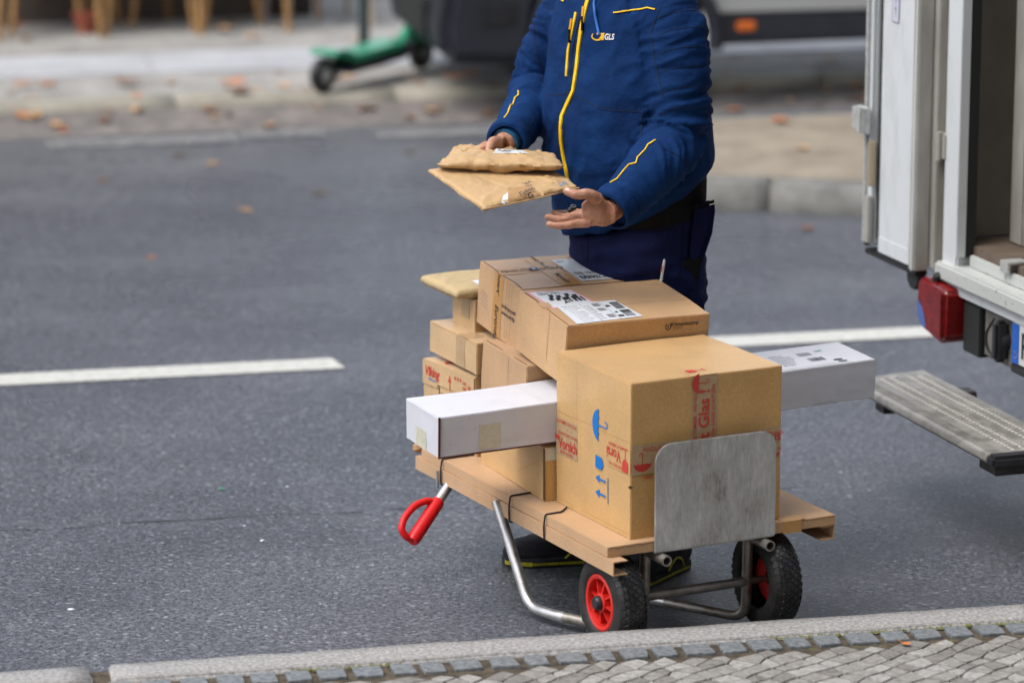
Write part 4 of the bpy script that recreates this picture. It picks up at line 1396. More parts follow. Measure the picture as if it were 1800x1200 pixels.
# lower mailer, held by the near hand
lowA, lowB, lowC, lowD = at(849, 370, 9.10), at(1018, 329, 9.24), at(960, 294, 9.44), at(748, 298, 9.33)
low, low_b, low_n = puffy('padded_envelope', (lowA, lowB, lowC, lowD), 0.022, M_ENV, 'flat tan padded envelope held underneath the other one, with a torn brown patch', 3, wr=0.0045, frill=0.005, power=0.15, creases=14)
draped(low_b, None, low, 'kraft_patch', M_PATCH, 0.0012, 10, 8, [(893, 330), (935, 329), (952, 343), (893, 363)])
draped(low_b, None, low, 'torn_window', M_PAPER, 0.0006, 4, 4, [(884, 345), (893, 338), (894, 362), (881, 357)])
draped(low_b, None, low, 'printed_stamp', M_GREYP, 0.0006, 4, 4, [(980, 322), (992, 319), (1000, 324), (985, 328)])
MB().tube([lowA + Vector((-0.004, -0.002, 0.002)), lowA * 0.5 + lowB * 0.5 + Vector((0, -0.002, -0.002)), lowB + Vector((0.0, 0, -0.002))], 0.002, 6).build('folded_seam', M_ENV, low, True)
M_DPRINT = MATS['navy_print']
for (qx, qy, s_) in ((926, 340, 'Gelsic'), (931, 346, 'G'), (927, 326, 'Inc')):
    co, no = on_surface(low_b, qx, qy)
    if co:
        if no.dot(ray(qx, qy)) > 0: no = -no
        co = co + no * 0.004
        ux = (lowB - lowA).normalized(); uy = no.cross(ux).normalized()
        if uy.dot(lowD - lowA) < 0: uy = -uy
        P = Print(lambda x, y, l, co=co, no=no, ux=ux, uy=uy: parent_matrix(low).inverted() @ (co + ux * x + uy * y + no * (l + 0.0036)), 0.0002)
        P.text(s_, 0, 0, 0.021, M_BLACK, 0.3, 0.02); P.build('printing', low)
# upper mailer
up, up_b, up_n = puffy('padded_envelope', (at(768, 292, 9.30), at(991, 293, 9.30), at(972, 274, 9.52), at(800, 263, 9.54)), 0.046, M_ENV, 'plump crumpled tan padded envelope with a white label, held on top of the flat one', 6, wr=0.0080, frill=0.007, power=0.36, creases=46)
draped(up_b, None, up, 'address_label', M_PAPER, 0.0010, 10, 6, [(866, 270), (930, 270), (918, 265), (872, 262)])
draped(up_b, None, up, 'label_print', M_GREYP, 0.0016, 6, 2, [(880, 267), (898, 267), (899, 265), (882, 265)])
# mailer on the left rear stack
en, en_b, en_n = puffy('padded_envelope', (cart(4.146, 8.568, 0.7045), cart(4.385, 8.568, 0.7045), cart(4.385, 8.785, 0.7085), cart(4.140, 8.785, 0.7085)), 0.036, M_ENV2, 'tan padded envelope lying on the small carton at the left rear of the load', 9, wr=0.0022, frill=0.003, power=0.16, creases=6)
draped(en_b, None, en, 'address_label', M_PAPER, 0.0010, 6, 4, [(829, 494), (850, 491), (856, 500), (842, 501)])

# ================================================================== delivery van at the right (rear door open, step down)
M_VWHITE = mat('van_white_paint', (0.46, 0.49, 0.50), 0.38, spec=0.5, col2=(0.60, 0.63, 0.645), vscale=9, bump=0.08, bscale=30, detail=10, vramp=(0.28, 0.5), stretch=(1, 1, 0.35))
M_VGREY = mat('van_dirty_grey', (0.30, 0.29, 0.26), 0.5, col2=(0.42, 0.41, 0.38), vscale=12, stretch=(1, 1, 0.3))
M_VSEAL = mat('rubber_seal', (0.012, 0.014, 0.014), 0.7)
M_VIN = mat('van_lining', (0.19, 0.175, 0.145), 0.6, col2=(0.25, 0.23, 0.19), vscale=4)
M_VFLOOR = mat('van_plywood_floor', (0.10, 0.07, 0.05), 0.6, col2=(0.17, 0.13, 0.10), vscale=9, stretch=(1, 4, 1))
M_SILL = mat('van_sill_paint', (0.50, 0.52, 0.50), 0.45, col2=(0.12, 0.10, 0.07), vscale=55, vramp=(0.60, 0.74), stretch=(1.6, 1, 1), detail=7, bump=0.3, bscale=80)
M_LAMP = mat('red_lamp_lens', (0.18, 0.007, 0.007), 0.15, spec=0.6, coat=0.3, var=0.25, vscale=30)
M_LAMPB = mat('blueish_lamp_lens', (0.08, 0.14, 0.38), 0.2, spec=0.6)
M_TREAD = mat('aluminium_step', (0.25, 0.24, 0.22), 0.45, metal=0.4, col2=(0.42, 0.405, 0.37), vscale=20, rvar=0.1)
M_BRKT = mat('dark_bracket', (0.055, 0.05, 0.045), 0.6, var=0.3, vscale=20)
M_ALU = mat('galvanised_fitting', (0.42, 0.43, 0.42), 0.45, metal=0.4, col2=(0.56, 0.57, 0.55), vscale=60)
VX = lambda p: vn(p.x, p.y, p.z)
RP = 4.52                                       # rear plane
LS = 9.385                                      # left side
van = empty('delivery_van', vn(RP, 8.5, 0), 'white box van seen from behind at the right edge, rear door open and step down', 'van')


def vbox(mb, m0, m1, n0, n1, z0, z1, mi=0): return mb.box((m0, n0, z0), (m1, n1, z1), mi, VX)


WR = 1.83
# body shell
b = MB()
vbox(b, RP + 0.06, RP + 3.3, LS - 0.035, LS, 0.60, 2.55)
vbox(b, RP + 0.06, RP + 3.3, LS - WR, LS - WR + 0.035, 0.60, 2.55)
vbox(b, RP + 0.02, RP + 3.3, LS - WR, LS, 2.552, 2.60)
vbox(b, RP + 3.302, RP + 3.34, LS - WR, LS, 0.60, 2.60)
b.build('body', M_VWHITE, van, False, 0.004)
vbox(MB(), RP + 0.10, RP + 3.30, LS - 0.060, LS - 0.0365, 0.70, 2.545).build('side_lining', M_VIN, van)
vbox(MB(), RP + 3.25, RP + 3.298, LS - WR + 0.04, LS - 0.062, 0.70, 2.545).build('front_lining', M_VIN, van)
vbox(MB(), RP + 0.045, RP + 3.298, LS - WR + 0.04, LS - 0.064, 0.645, 0.697).build('floor', M_VFLOOR, van, False, 0.002)
# rear frame post: outer step, groove, broad face, inner lip
z0, z1 = 0.585, 2.55
vbox(MB(), RP - 0.012, RP + 0.058, LS - 0.030, LS + 0.006, z0 + 0.02, z1).build('corner_post', M_VGREY, van, False, 0.003)
vbox(MB(), RP + 0.012, RP + 0.058, LS - 0.062, LS - 0.031, z0 + 0.02, z1).build('post_groove', M_VGREY, van, False, 0.002)
vbox(MB(), RP - 0.004, RP + 0.058, LS - 0.155, LS - 0.063, z0 - 0.02, z1).build('corner_post', M_VWHITE, van, False, 0.006)
vbox(MB(), RP - 0.010, RP + 0.020, LS - 0.168, LS - 0.1565, z0 + 0.08, z1).build('post_lip', M_VWHITE, van, False, 0.002)
vbox(MB(), RP + 0.000, RP + 0.050, LS - 0.1665, LS - 0.1560, z0 + 0.08, z1).build('door_seal', M_VSEAL, van)
vbox(MB(), RP + 0.16, RP + 0.24, LS - 0.235, LS - 0.155, 0.698, 2.54).build('inner_post', M_VGREY, van, False, 0.006)
vbox(MB(), RP - 0.004, RP + 0.058, LS - WR, LS - WR + 0.09, z0 - 0.02, z1).build('corner_post', M_VWHITE, van, False, 0.006)
# sill
s = MB(); vbox(s, RP - 0.028, RP + 0.042, LS - WR + 0.0, LS - 0.064, 0.592, 0.640)
s.build('sill', M_SILL, van, False, 0.006)
vbox(MB(), RP - 0.010, RP + 0.041, LS - WR + 0.0, LS - 0.064, 0.560, 0.5905).build('sill_skirt', M_VWHITE, van, False, 0.003)
vbox(MB(), RP + 0.028, RP + 0.042, LS - WR + 0.05, LS - 0.175, 0.6405, 0.674).build('sill_rail', M_SILL, van, False, 0.003)
mb = MB(); vbox(mb, RP + 0.015, RP + 0.075, 8.94, 8.99, 0.6985, 0.706); vbox(mb, RP + 0.012, RP + 0.020, 8.94, 8.99, 0.675, 0.7055)
mb.build('lashing_plate', M_ALU, van, False, 0.002)
# hinge on the post
h = MB(); h.tube([vn(RP - 0.012, LS - 0.045, 0.925), vn(RP - 0.012, LS - 0.045, 1.005)], 0.009, 12)
h.build('hinge', M_VGREY, van, True)
vbox(MB(), RP - 0.008, RP + 0.012, LS - 0.075, LS - 0.030, 0.93, 1.0).build('hinge_leaf', M_VGREY, van, False, 0.002)

# open door leaf: stands out to the left in the rear plane, inner face this way
D0, D1 = LS + 0.012, LS + 0.365
DM = RP - 0.045
dz0 = 0.602
door = vbox(MB(), DM, DM + 0.040, D0, D1 - 0.085, dz0, 2.45)
dr = door.build('door', M_VWHITE, van, False, 0.004)
vbox(MB(), DM - 0.014, DM + 0.03, D0 - 0.012, D0 + 0.030, dz0 - 0.005, 2.45).build('door_rail', M_VGREY, dr, False, 0.003)
vbox(MB(), DM - 0.018, DM - 0.0145, D0 - 0.002, D0 + 0.006, dz0 - 0.005, 2.45).build('door_trim', M_VWHITE, dr, False, 0.001)
vbox(MB(), DM - 0.010, DM - 0.0005, D0 + 0.032, D0 + 0.052, dz0 + 0.004, 2.45).build('door_rail', M_VWHITE, dr, False, 0.003)
vbox(MB(), DM + 0.002, DM + 0.036, D1 - 0.084, D1 - 0.064, dz0 + 0.03, 2.45).build('door_seal', M_VSEAL, dr, False, 0.004)
vbox(MB(), DM - 0.010, DM + 0.036, D1 - 0.063, D1 - 0.006, dz0 + 0.012, 2.45).build('door_edge_profile', M_VWHITE, dr, False, 0.006)
vbox(MB(), DM - 0.004, DM + 0.034, D1 - 0.005, D1 + 0.004, dz0 + 0.0, 2.45).build('door_seal', M_VSEAL, dr, False, 0.002)
MB().tube([vn(DM - 0.016, D1 - 0.022, dz0 + 0.02), vn(DM - 0.016, D1 - 0.022, 2.44)], 0.0065, 12).build('locking_bar', M_ALU, dr, True)
MB().tube([vn(DM - 0.014, D1 - 0.055, dz0 + 0.24), vn(DM - 0.014, D1 - 0.055, 2.44)], 0.005, 10).build('locking_bar', M_VWHITE, dr, True)
vbox(MB(), DM - 0.004, DM + 0.034, D0 + 0.0, D1 - 0.0, dz0 - 0.022, dz0 - 0.006).build('bottom_seal', M_VSEAL, dr, False, 0.003)
vbox(MB(), DM - 0.0035, DM - 0.0005, D0 + 0.055, D1 - 0.095, dz0 + 0.0, dz0 + 0.045).build('kick_strip', M_VWHITE, dr, False, 0.001)
# cam bracket
cb = MB(); vbox(cb, DM - 0.042, DM - 0.024, D1 - 0.070, D1 - 0.002, 0.945, 1.022); vbox(cb, DM - 0.034, DM - 0.012, D1 - 0.006, D1 + 0.042, 0.950, 1.012)
vbox(cb, DM - 0.048, DM - 0.0425, D1 - 0.046, D1 - 0.040, 0.944, 1.023); vbox(cb, DM - 0.048, DM - 0.0425, D1 - 0.068, D1 - 0.062, 0.944, 1.023)
br = cb.build('lock_bracket', M_ALU, dr, False, 0.0015)
bt = MB()
for q in range(3): bt.lathe([(0, -0.004), (0.004, -0.003), (0.005, 0)], vn(DM - 0.034, D1 + 0.018, 0.962 + q * 0.018), -M_, 10)
for q in range(2): bt.lathe([(0, -0.003), (0.004, -0.002), (0.0045, 0)], vn(DM - 0.042, D1 - 0.010, 0.96 + q * 0.045), -M_, 10)
tag(bt.build('bolt', M_VSEAL, dr, True), kind='stuff')
for zz in (0.948, 0.998): MB().lathe([(0, -0.006), (0.005, -0.005), (0.0075, 0)], vn(DM - 0.0005, D0 + 0.062, zz), -M_, 14).build('bolt', M_VWHITE, dr, True)
for zz in (1.14, 1.27): MB().lathe([(0, -0.003), (0.003, -0.002), (0.0035, 0)], vn(DM - 0.010, D1 - 0.035, zz), -M_, 10).build('bolt', M_VSEAL, dr, True)
vbox(MB(), DM - 0.03, DM - 0.005, D1 - 0.075, D1 - 0.062, dz0 + 0.19, dz0 + 0.325).build('wooden_wedge', mat('pale_wood', (0.45, 0.38, 0.27), 0.7), dr, False, 0.004)
vbox(MB(), DM - 0.026, DM - 0.010, D1 - 0.066, D1 - 0.044, dz0 + 0.02, dz0 + 0.16).build('latch_plate', M_VGREY, dr, False, 0.003)
# little framed sticker
st = MB(); vbox(st, DM - 0.0015, DM - 0.0002, 9.555, 9.606, 1.286, 1.384)
X = lambda x, y, l: parent_matrix(dr).inverted() @ vn(DM - 0.0002 - l, 9.600 - x, 1.285 + y)
P = Print(X, 0.002)
P.rect(0, 0, 0.048, 0.098, M_BLACK, 0.0010); P.rect(0.0035, 0.0025, 0.0445, 0.0955, mat('sticker_face', (0.55, 0.56, 0.66), 0.4), 0.0016)
P.lift = 0.0022
P.poly([(0.020, 0.08), (0.023, 0.045), (0.030, 0.07)], M_GREYP); P.poly([(0.016, 0.042), (0.030, 0.048), (0.026, 0.012), (0.022, 0.035)], M_GREYP)
P.build('sticker', dr)
# black buffer under the door
MB().lathe([(0.0, 0), (0.036, 0.0), (0.040, 0.008), (0.040, 0.022), (0.030, 0.030), (0, 0.030)], vn(DM + 0.005, D0 + 0.040, 0.572), M_, 24).build('door_buffer', M_VSEAL, van, True, angle=40)

# rear lamp
lp = MB()
n0, n1 = 9.190, 9.378
zt, zb = 0.588, 0.420
outl = [(n1 - 0.000, zt - 0.02), (n1 - 0.018, zt), (n0 + 0.02, zt - 0.006), (n0, zt - 0.016), (n0 + 0.008, zb + 0.02), (n0 + 0.03, zb), (n1 - 0.03, zb + 0.022), (n1, zb + 0.05)]
nn = len(outl)
vsl = [vn(RP - 0.052, a, c) for a, c in outl] + [vn(RP + 0.03, a, c) for a, c in outl]
lp.add(vsl, [tuple(range(nn)), tuple(range(2 * nn - 1, nn - 1, -1))] + [(i, (i + 1) % nn, nn + (i + 1) % nn, nn + i) for i in range(nn)])
lamp = lp.build('rear_lamp', M_LAMP, van, True, 0.008, 3)
P = Print(lambda x, y, l: parent_matrix(lamp).inverted() @ vn(RP - 0.0525 - l, x, y), 0.0004)
P.poly([(n1 - 0.006, zt - 0.065), (n1 - 0.040, zt - 0.085), (n1 - 0.058, zb + 0.05), (n1 - 0.066, zb + 0.028), (n1 - 0.035, zb + 0.028), (n1 - 0.007, zb + 0.052)], M_LAMPB)
P.build('reversing_lens', lamp)
vbox(MB(), RP - 0.058, RP - 0.0525, n0 + 0.018, n0 + 0.028, zb + 0.02, zt - 0.02).build('lens_rib', M_LAMP, lamp, True, 0.002)
MB().tube([vn(RP - 0.03, n1 - 0.075, zt - 0.01), vn(RP - 0.03, n1 - 0.085, zt + 0.012), vn(RP - 0.01, n1 - 0.10, zt + 0.018)], 0.014, 10).build('lamp_cable', M_VSEAL, van, True)
# chassis behind, bumper bar with recess, plate
vbox(MB(), RP + 0.00, RP + 0.055, 9.075, 9.181, 0.408, 0.552).build('lamp_recess', M_VSEAL, van, False, 0.004)
cb_ = MB(); vbox(cb_, RP + 0.012, RP + 0.10, LS - WR + 0.05, 9.073, 0.415, 0.556)
bump_ = cb_.build('rear_crossmember', mat('dusty_grey_paint', (0.13, 0.12, 0.105), 0.6, col2=(0.21, 0.195, 0.17), vscale=16), van, False, 0.008)
MB().lathe([(0.0, -0.03), (0.022, -0.03), (0.027, -0.02), (0.030, 0.0)], vn(RP + 0.012, 8.935, 0.492), M_, 20).build('cable_socket', M_BLKPL, van, True, angle=40)
vbox(MB(), RP - 0.030, RP + 0.011, 8.912, 8.948, 0.432, 0.548).build('cable_socket', M_BLKPL, van, True, 0.010)
MB().tube(bent([vn(RP - 0.012, 8.965, 0.545), vn(RP - 0.02, 8.998, 0.500), vn(RP - 0.02, 8.99, 0.455), vn(RP - 0.01, 8.945, 0.435)], 0.03, 6), 0.004, 8).build('curled_cable', M_VSEAL, van, True)
# number plate
pm = parent_matrix(van).inverted()
vbox(MB(), RP - 0.008, RP + 0.0105, 8.862 - 0.52, 8.862, 0.448, 0.560).build('number_plate', mat('plate_white', (0.62, 0.62, 0.60), 0.4), van, False, 0.002)
P = Print(lambda x, y, l: pm @ vn(RP - 0.0085 - l, 8.860 - x, 0.448 + y), 0.0006)
P.rect(0.0, 0.0, 0.042, 0.111, mat('plate_blue', (0.01, 0.11, 0.50), 0.4))
P.text('D', 0.021, 0.022, 0.03, mat('plate_letter_white', (0.8, 0.8, 0.8), 0.5), 0, 0.02)
for a in range(8): P.rect(0.021 + 0.012 * math.cos(a * PI / 4) - 0.0015, 0.075 + 0.012 * math.sin(a * PI / 4) - 0.0015, 0.021 + 0.012 * math.cos(a * PI / 4) + 0.0015, 0.075 + 0.012 * math.sin(a * PI / 4) + 0.0015, MATS['sticker_face'])
P.text('P', 0.075, 0.053, 0.10, M_BLACK, 0, 0.02, sx=0.85)
P.build('plate_lettering', van)
vbox(MB(), RP - 0.010, RP + 0.0105, 8.862 - 0.52, 8.862, 0.420, 0.4455).build('plate_holder', M_BLKPL, van, False, 0.003)
vbox(MB(), RP + 0.15, RP + 3.1, LS - WR + 0.25, LS - 0.35, 0.38, 0.55).build('chassis', M_BRKT, van, False, 0.01)
for (mm, nn_) in ((RP + 1.0, LS - 0.24), (RP + 1.0, LS - WR + 0.02), (RP + 3.7, LS - 0.24), (RP + 3.7, LS - WR + 0.02)):
    wv_ = MB().lathe([(0.20, 0.0), (0.22, -0.01), (0.31, 0.0), (0.34, 0.03), (0.34, 0.17), (0.31, 0.20), (0.20, 0.20)], vn(mm, nn_, 0.34), N_, 40)
    wv_.lathe([(0.0, 0.05), (0.12, 0.04), (0.20, 0.02), (0.20, 0.12), (0.0, 0.12)], vn(mm, nn_, 0.34), N_, 40, 1)
    wv_.build('wheel', [M_RUBBER, M_ALU], van, True)
cabp = [(RP + 3.36, 0.35), (RP + 5.1, 0.35), (RP + 5.1, 0.95), (RP + 4.85, 1.25), (RP + 4.3, 2.1), (RP + 3.36, 2.2)]
MB().prism([(a, b_) for a, b_ in cabp], LS - WR + 0.03, LS - 0.03, X=lambda p: vn(p.x, p.z, p.y)).build('cab', M_VWHITE, van, False, 0.03)

# step
ZS = 0.320
stp = MB()
S0, S1 = 8.425, 9.300
prof = [(4.235, ZS - 0.030), (4.225, ZS - 0.018), (4.228, ZS - 0.004), (4.240, ZS), (4.472, ZS), (4.480, ZS - 0.006), (4.480, ZS - 0.030)]
nn = len(prof)
slant = 0.06
vsl = [vn(a, S1 + (0.0 if a < 4.3 else 0.035), c) for a, c in prof] + [vn(a, S0, c) for a, c in prof]
stp.add(vsl, [tuple(range(nn)), tuple(range(2 * nn - 1, nn - 1, -1))] + [(i, (i + 1) % nn, nn + (i + 1) % nn, nn + i) for i in range(nn)])
step = stp.build('step', M_TREAD, van, False, 0.002)
gv = MB()
for q in range(5): vbox(gv, 4.2425 + q * 0.0075, 4.2455 + q * 0.0075, S0 + 0.004, S1 - 0.002, ZS + 0.0002, ZS + 0.0022)
tag(gv.build('nose_rib', M_TREAD, step), kind='stuff')
tr = MB()
for rows_ in ((4.312, 4.328, 4.344, 4.360), (4.398, 4.414, 4.430, 4.446)):
    for ri, mm in enumerate(rows_):
        q = S0 + 0.02 + 0.008 * (ri % 2)
        while q < S1 - 0.02:
            c = vn(mm, q, ZS)
            ang = 0.7 if ri % 2 else -0.7
            d1 = M_ * math.cos(ang) + N_ * math.sin(ang); d2 = Vector((-d1.y, d1.x, 0))
            base = [c + d1 * 0.0078, c + d2 * 0.0032, c - d1 * 0.0078, c - d2 * 0.0032]
            tr.add([p_ + Vector((0, 0, 0.0001)) for p_ in base] + [c + Vector((0, 0, 0.0034))], [(0, 1, 4), (1, 2, 4), (2, 3, 4), (3, 0, 4)])
            q += 0.021
tag(tr.build('tread_stud', mat('bright_studs', (0.42, 0.40, 0.36), 0.5, metal=0.4), step), kind='stuff')
ec = MB(); vbox(ec, 4.222, 4.484, S0 - 0.05, S0 - 0.001, ZS - 0.032, ZS + 0.003)
ec.build('step_end_cap', M_BLKPL, step, True, 0.010)
for (na, nb_) in ((9.16, 9.22), (8.46, 8.56)):
    vbox(MB(), 4.272, 4.56, na, nb_, ZS - 0.074, ZS - 0.0305).build('step_bracket', M_BRKT, van, False, 0.003)
vbox(MB(), 4.49, 4.95, 8.66, 8.70, ZS - 0.03, ZS + 0.005).build('step_arm', M_BRKT, van, False, 0.004)

# ================================================================== light van parked on the far side
M_PARK = mat('silver_white_paint', (0.42, 0.43, 0.42), 0.3, coat=0.4)
M_CLAD = mat('dark_bumper_plastic', (0.022, 0.024, 0.034), 0.5, var=0.2, vscale=5)
nose = atz(750, 145, 0.12)
nu, nv = nose.dot(U_), 15.98
pv = empty('parked_van', rd(nu + 2.4, nv + 0.9, 0), 'pale van with dark bumper and sills parked along the far kerb behind the man', 'van')
RX = lambda p: rd(p.x, p.y, p.z)
W_ = 1.30
bmv = bmesh.new()
# dark lower front: rounded bumper
def rounded(profile, v0, v1, name, m, bev=0.05, segs=4):
    mb = MB().prism([(a, b_) for a, b_ in profile], v0, v1, X=lambda p: rd(p.x, p.z, p.y))
    return mb.build(name, m, pv, True, bev, segs, 30)
rounded([(nu, 0.26), (nu - 0.02, 0.42), (nu + 0.02, 0.62), (nu + 0.10, 0.78), (nu + 0.62, 0.82), (nu + 0.50, 0.70), (nu + 0.44, 0.50), (nu + 0.42, 0.24)], nv, nv + W_, 'front_bumper', M_CLAD, 0.12)
rounded([(nu + 0.11, 0.79), (nu + 0.24, 0.98), (nu + 0.75, 1.12), (nu + 1.55, 1.90), (nu + 4.7, 1.95), (nu + 4.85, 1.1), (nu + 4.85, 0.88), (nu + 1.05, 0.88), (nu + 0.85, 0.88), (nu + 0.64, 0.83)], nv + 0.01, nv + W_ - 0.01, 'body', M_PARK, 0.05)
rounded([(nu + 1.225, 0.31), (nu + 4.3, 0.33), (nu + 4.3, 0.448), (nu + 1.225, 0.455)], nv + 0.0, nv + 0.05, 'sill', M_CLAD, 0.02, 2)
rounded([(nu + 1.225, 0.45), (nu + 4.85, 0.45), (nu + 4.85, 0.885), (nu + 1.06, 0.885), (nu + 1.20, 0.62)], nv + 0.012, nv + 0.05, 'side_panel', M_PARK, 0.01, 2)
MB().prism([(nu + 0.42, 0.20), (nu + 1.24, 0.20), (nu + 1.24, 0.60), (nu + 1.1, 0.80), (nu + 0.85, 0.87), (nu + 0.6, 0.81), (nu + 0.45, 0.62)], nv + 0.22, nv + 0.30, X=lambda p: rd(p.x, p.z, p.y)).build('wheel_well', M_VSEAL, pv)
for k in (0.80, 3.75):
    for vv_ in (nv + 0.02, nv + W_ - 0.22):
        wmb = MB().lathe([(0.20, 0.0), (0.23, -0.012), (0.30, 0.0), (0.335, 0.03), (0.335, 0.17), (0.30, 0.2), (0.2, 0.2)], rd(nu + k, vv_, 0.335), V_, 40)
        wmb.lathe([(0.0, 0.03), (0.06, 0.02), (0.08, 0.045), (0.19, 0.03), (0.2, 0.01), (0.2, 0.1), (0, 0.1)], rd(nu + k, vv_, 0.335), V_, 40, 1)
        wmb.build('wheel', [M_RUBBER, M_BRKT], pv, True)
ring_ = MB()
c_ = rd(nu + 0.83, nv - 0.005, 0.335)
arc = [c_ + U_ * (0.415 * math.cos(t)) + Vector((0, 0, 0.415 * math.sin(t))) for t in [PI * k / 16 - 0.1 for k in range(18)]]
ring_.tube(arc, 0.035, 8).build('wheel_arch', M_CLAD, pv, True)
MB().box((nu + 0.14, nv - 0.004, 0.40), (nu + 0.36, nv + 0.05, 0.56), X=RX).build('fog_lamp_recess', M_VSEAL, pv, True, 0.03, 3)
MB().lathe([(0, -0.01), (0.05, -0.005), (0.055, 0.02)], rd(nu + 0.25, nv - 0.004, 0.48), V_, 20).build('fog_lamp', mat('lamp_glass', (0.02, 0.02, 0.025), 0.3), pv, True)
MB().prism([(nu + 0.22, 0.80), (nu + 0.62, 0.86), (nu + 0.60, 0.96), (nu + 0.3, 0.95)], nv - 0.004, nv + 0.10, X=lambda p: rd(p.x, p.z, p.y)).build('headlight', mat('headlight_glass', (0.55, 0.60, 0.62), 0.1, spec=0.8), pv, True, 0.01)
MB().box((nu - 0.035, nv + 0.3, 0.33), (nu + 0.02, nv + W_ - 0.3, 0.52), X=RX).build('grille', M_VSEAL, pv, True, 0.02)
MB().box((nu + 1.34, nv - 0.012, 0.375), (nu + 1.43, nv + 0.001, 0.420), X=RX).build('side_marker', mat('orange_reflector', (0.75, 0.18, 0.03), 0.3), pv, True, 0.006)
M_GLASSD = mat('dark_glass', (0.02, 0.025, 0.03), 0.05, spec=0.8)
for (a, b_) in ((1.45, 2.4), (2.5, 3.5), (3.6, 4.5)): MB().prism([(nu + a + (0.35 if a < 2 else 0), 1.70), (nu + b_, 1.72), (nu + b_, 1.2), (nu + a - (0.25 if a < 2 else 0), 1.2)], nv + 0.002, nv + 0.012, X=lambda p: rd(p.x, p.z, p.y)).build('window', M_GLASSD, pv)

# ================================================================== green scooter, post, café terrace
M_GREEN = mat('green_scooter_paint', (0.03, 0.30, 0.17), 0.4, coat=0.2)
sc = empty('electric_scooter', atz(568, 160, 0.1), 'green and black electric kick scooter standing by the far kerb beside the post', 'scooter')
s0 = atz(564, 164, 0.10); s1 = atz(740, 122, 0.10)
ds = (s1 - s0); Ls = ds.length; ds.normalize(); up_ = Vector((0, 0, 1)); sn = Vector((-ds.y, ds.x, 0))
def sp(a, b_, c): return s0 + ds * a * Ls + sn * b_ + up_ * (c * 0.72)
for a_ in (0.02, 1.0):
    MB().lathe([(0.035, -0.024), (0.068, -0.026), (0.080, -0.012), (0.080, 0.012), (0.068, 0.026), (0.035, 0.024)], sp(a_, 0, 0.112), sn, 32).lathe([(0, -0.02), (0.02, -0.028), (0.036, -0.02), (0.036, 0.02), (0.02, 0.028), (0, 0.02)], sp(a_, 0, 0.112), sn, 20, 1).build('wheel', [M_RUBBER, M_ALU], sc, True)
MB().prism([(0.10, 0.13), (0.18, 0.10), (0.72, 0.12), (0.84, 0.20), (0.80, 0.235), (0.70, 0.175), (0.20, 0.165)], -0.075, 0.075, X=lambda p: sp(p.x, p.z, p.y)).build('deck', M_CLAD, sc, True, 0.01)
MB().prism([(0.02, 0.235), (0.12, 0.22), (0.22, 0.17), (0.66, 0.182), (0.74, 0.235), (0.66, 0.235), (0.24, 0.215), (0.12, 0.262), (0.03, 0.27)], -0.080, 0.080, X=lambda p: sp(p.x, p.z, p.y)).build('deck_cover', M_GREEN, sc, True, 0.008)
MB().tube([sp(0.80, 0, 0.2), sp(0.90, 0, 0.28), sp(0.97, 0, 0.30)], 0.032, 12).tube([sp(0.92, 0, 0.24), sp(1.04, 0, 0.22), sp(1.10, 0, 0.16)], 0.045, 12).build('front_fork', M_GREEN, sc, True)
MB().tube([sp(0.97, 0, 0.26), sp(0.88, 0, 1.5)], 0.022, 12).build('stem', M_CLAD, sc, True)
MB().tube([sp(0.88, -0.24, 1.48), sp(0.88, 0.24, 1.48)], 0.014, 10).build('handlebar', M_CLAD, sc, True)
MB().tube([sp(0.35, 0.05, 0.10), sp(0.40, 0.17, 0.0)], 0.008, 8).build('kickstand', M_CLAD, sc, True)

pb = atz(640, 93, 0.10)
post = empty('sign_post', (pb.x, pb.y, 0.095), 'grey green metal post rising from the far pavement behind the scooter', 'post')
MB().tube([pb, pb + Vector((0, 0, 3.0))], 0.027, 20).build('pole', mat('grey_green_paint', (0.025, 0.042, 0.042), 0.6, var=0.15, vscale=10), post, True)
MB().tube([pb, pb + Vector((0, 0, 0.05))], 0.034, 20).build('base_collar', MATS['grey_green_paint'], post, True)
MB().box((-0.25, -0.012, 2.4), (0.25, 0.0, 2.95), X=lambda p: pb + U_ * p.x + V_ * (p.y - 0.03) + Vector((0, 0, p.z))).build('sign_panel', M_PAPER, post, False, 0.01)

# building front with café furniture
wu0, wu1, wv = -9.0, 3.02, 18.86
M_WALL = mat('dark_brown_wall', (0.045, 0.032, 0.027), 0.7, col2=(0.10, 0.075, 0.06), vscale=3)
bld = empty('cafe_building', rd(-3, wv, 0.1), 'dark brown building front behind the café chairs at the top left', 'building')
MB().box((wu0, wv, 0.05), (wu1, wv + 4, 0.9), X=RX).build('base_wall', M_WALL, bld, False, 0.01)
MB().box((wu0, wv + 0.10, 0.905), (wu1 - 0.05, wv + 4, 4.2), X=RX).build('upper_wall', mat('brown_render', (0.12, 0.09, 0.07), 0.8), bld, False, 0.01)
for i in range(5):
    a = wu0 + 0.6 + i * 2.3
    f = MB().box((a, wv + 0.06, 1.0), (a + 1.8, wv + 0.098, 3.0), X=RX).build('window', M_GLASSD, bld)
    fr = MB()
    for (x0_, x1_, y0_, y1_) in ((a - 0.06, a, 0.94, 3.06), (a + 1.8, a + 1.86, 0.94, 3.06), (a, a + 1.8, 0.94, 0.998), (a, a + 1.8, 3.002, 3.06)):
        fr.box((x0_, wv + 0.02, y0_), (x1_, wv + 0.099, y1_), X=RX)
    fr.build('window_frame', M_WALL, f)
M_RATT = mat('rattan', (0.36, 0.20, 0.075), 0.6, var=0.3, vscale=30)
M_RATP = mat('pale_wood_leg', (0.46, 0.38, 0.30), 0.6, var=0.2, vscale=30)
M_SEATD = mat('dark_seat', (0.03, 0.03, 0.035), 0.7)


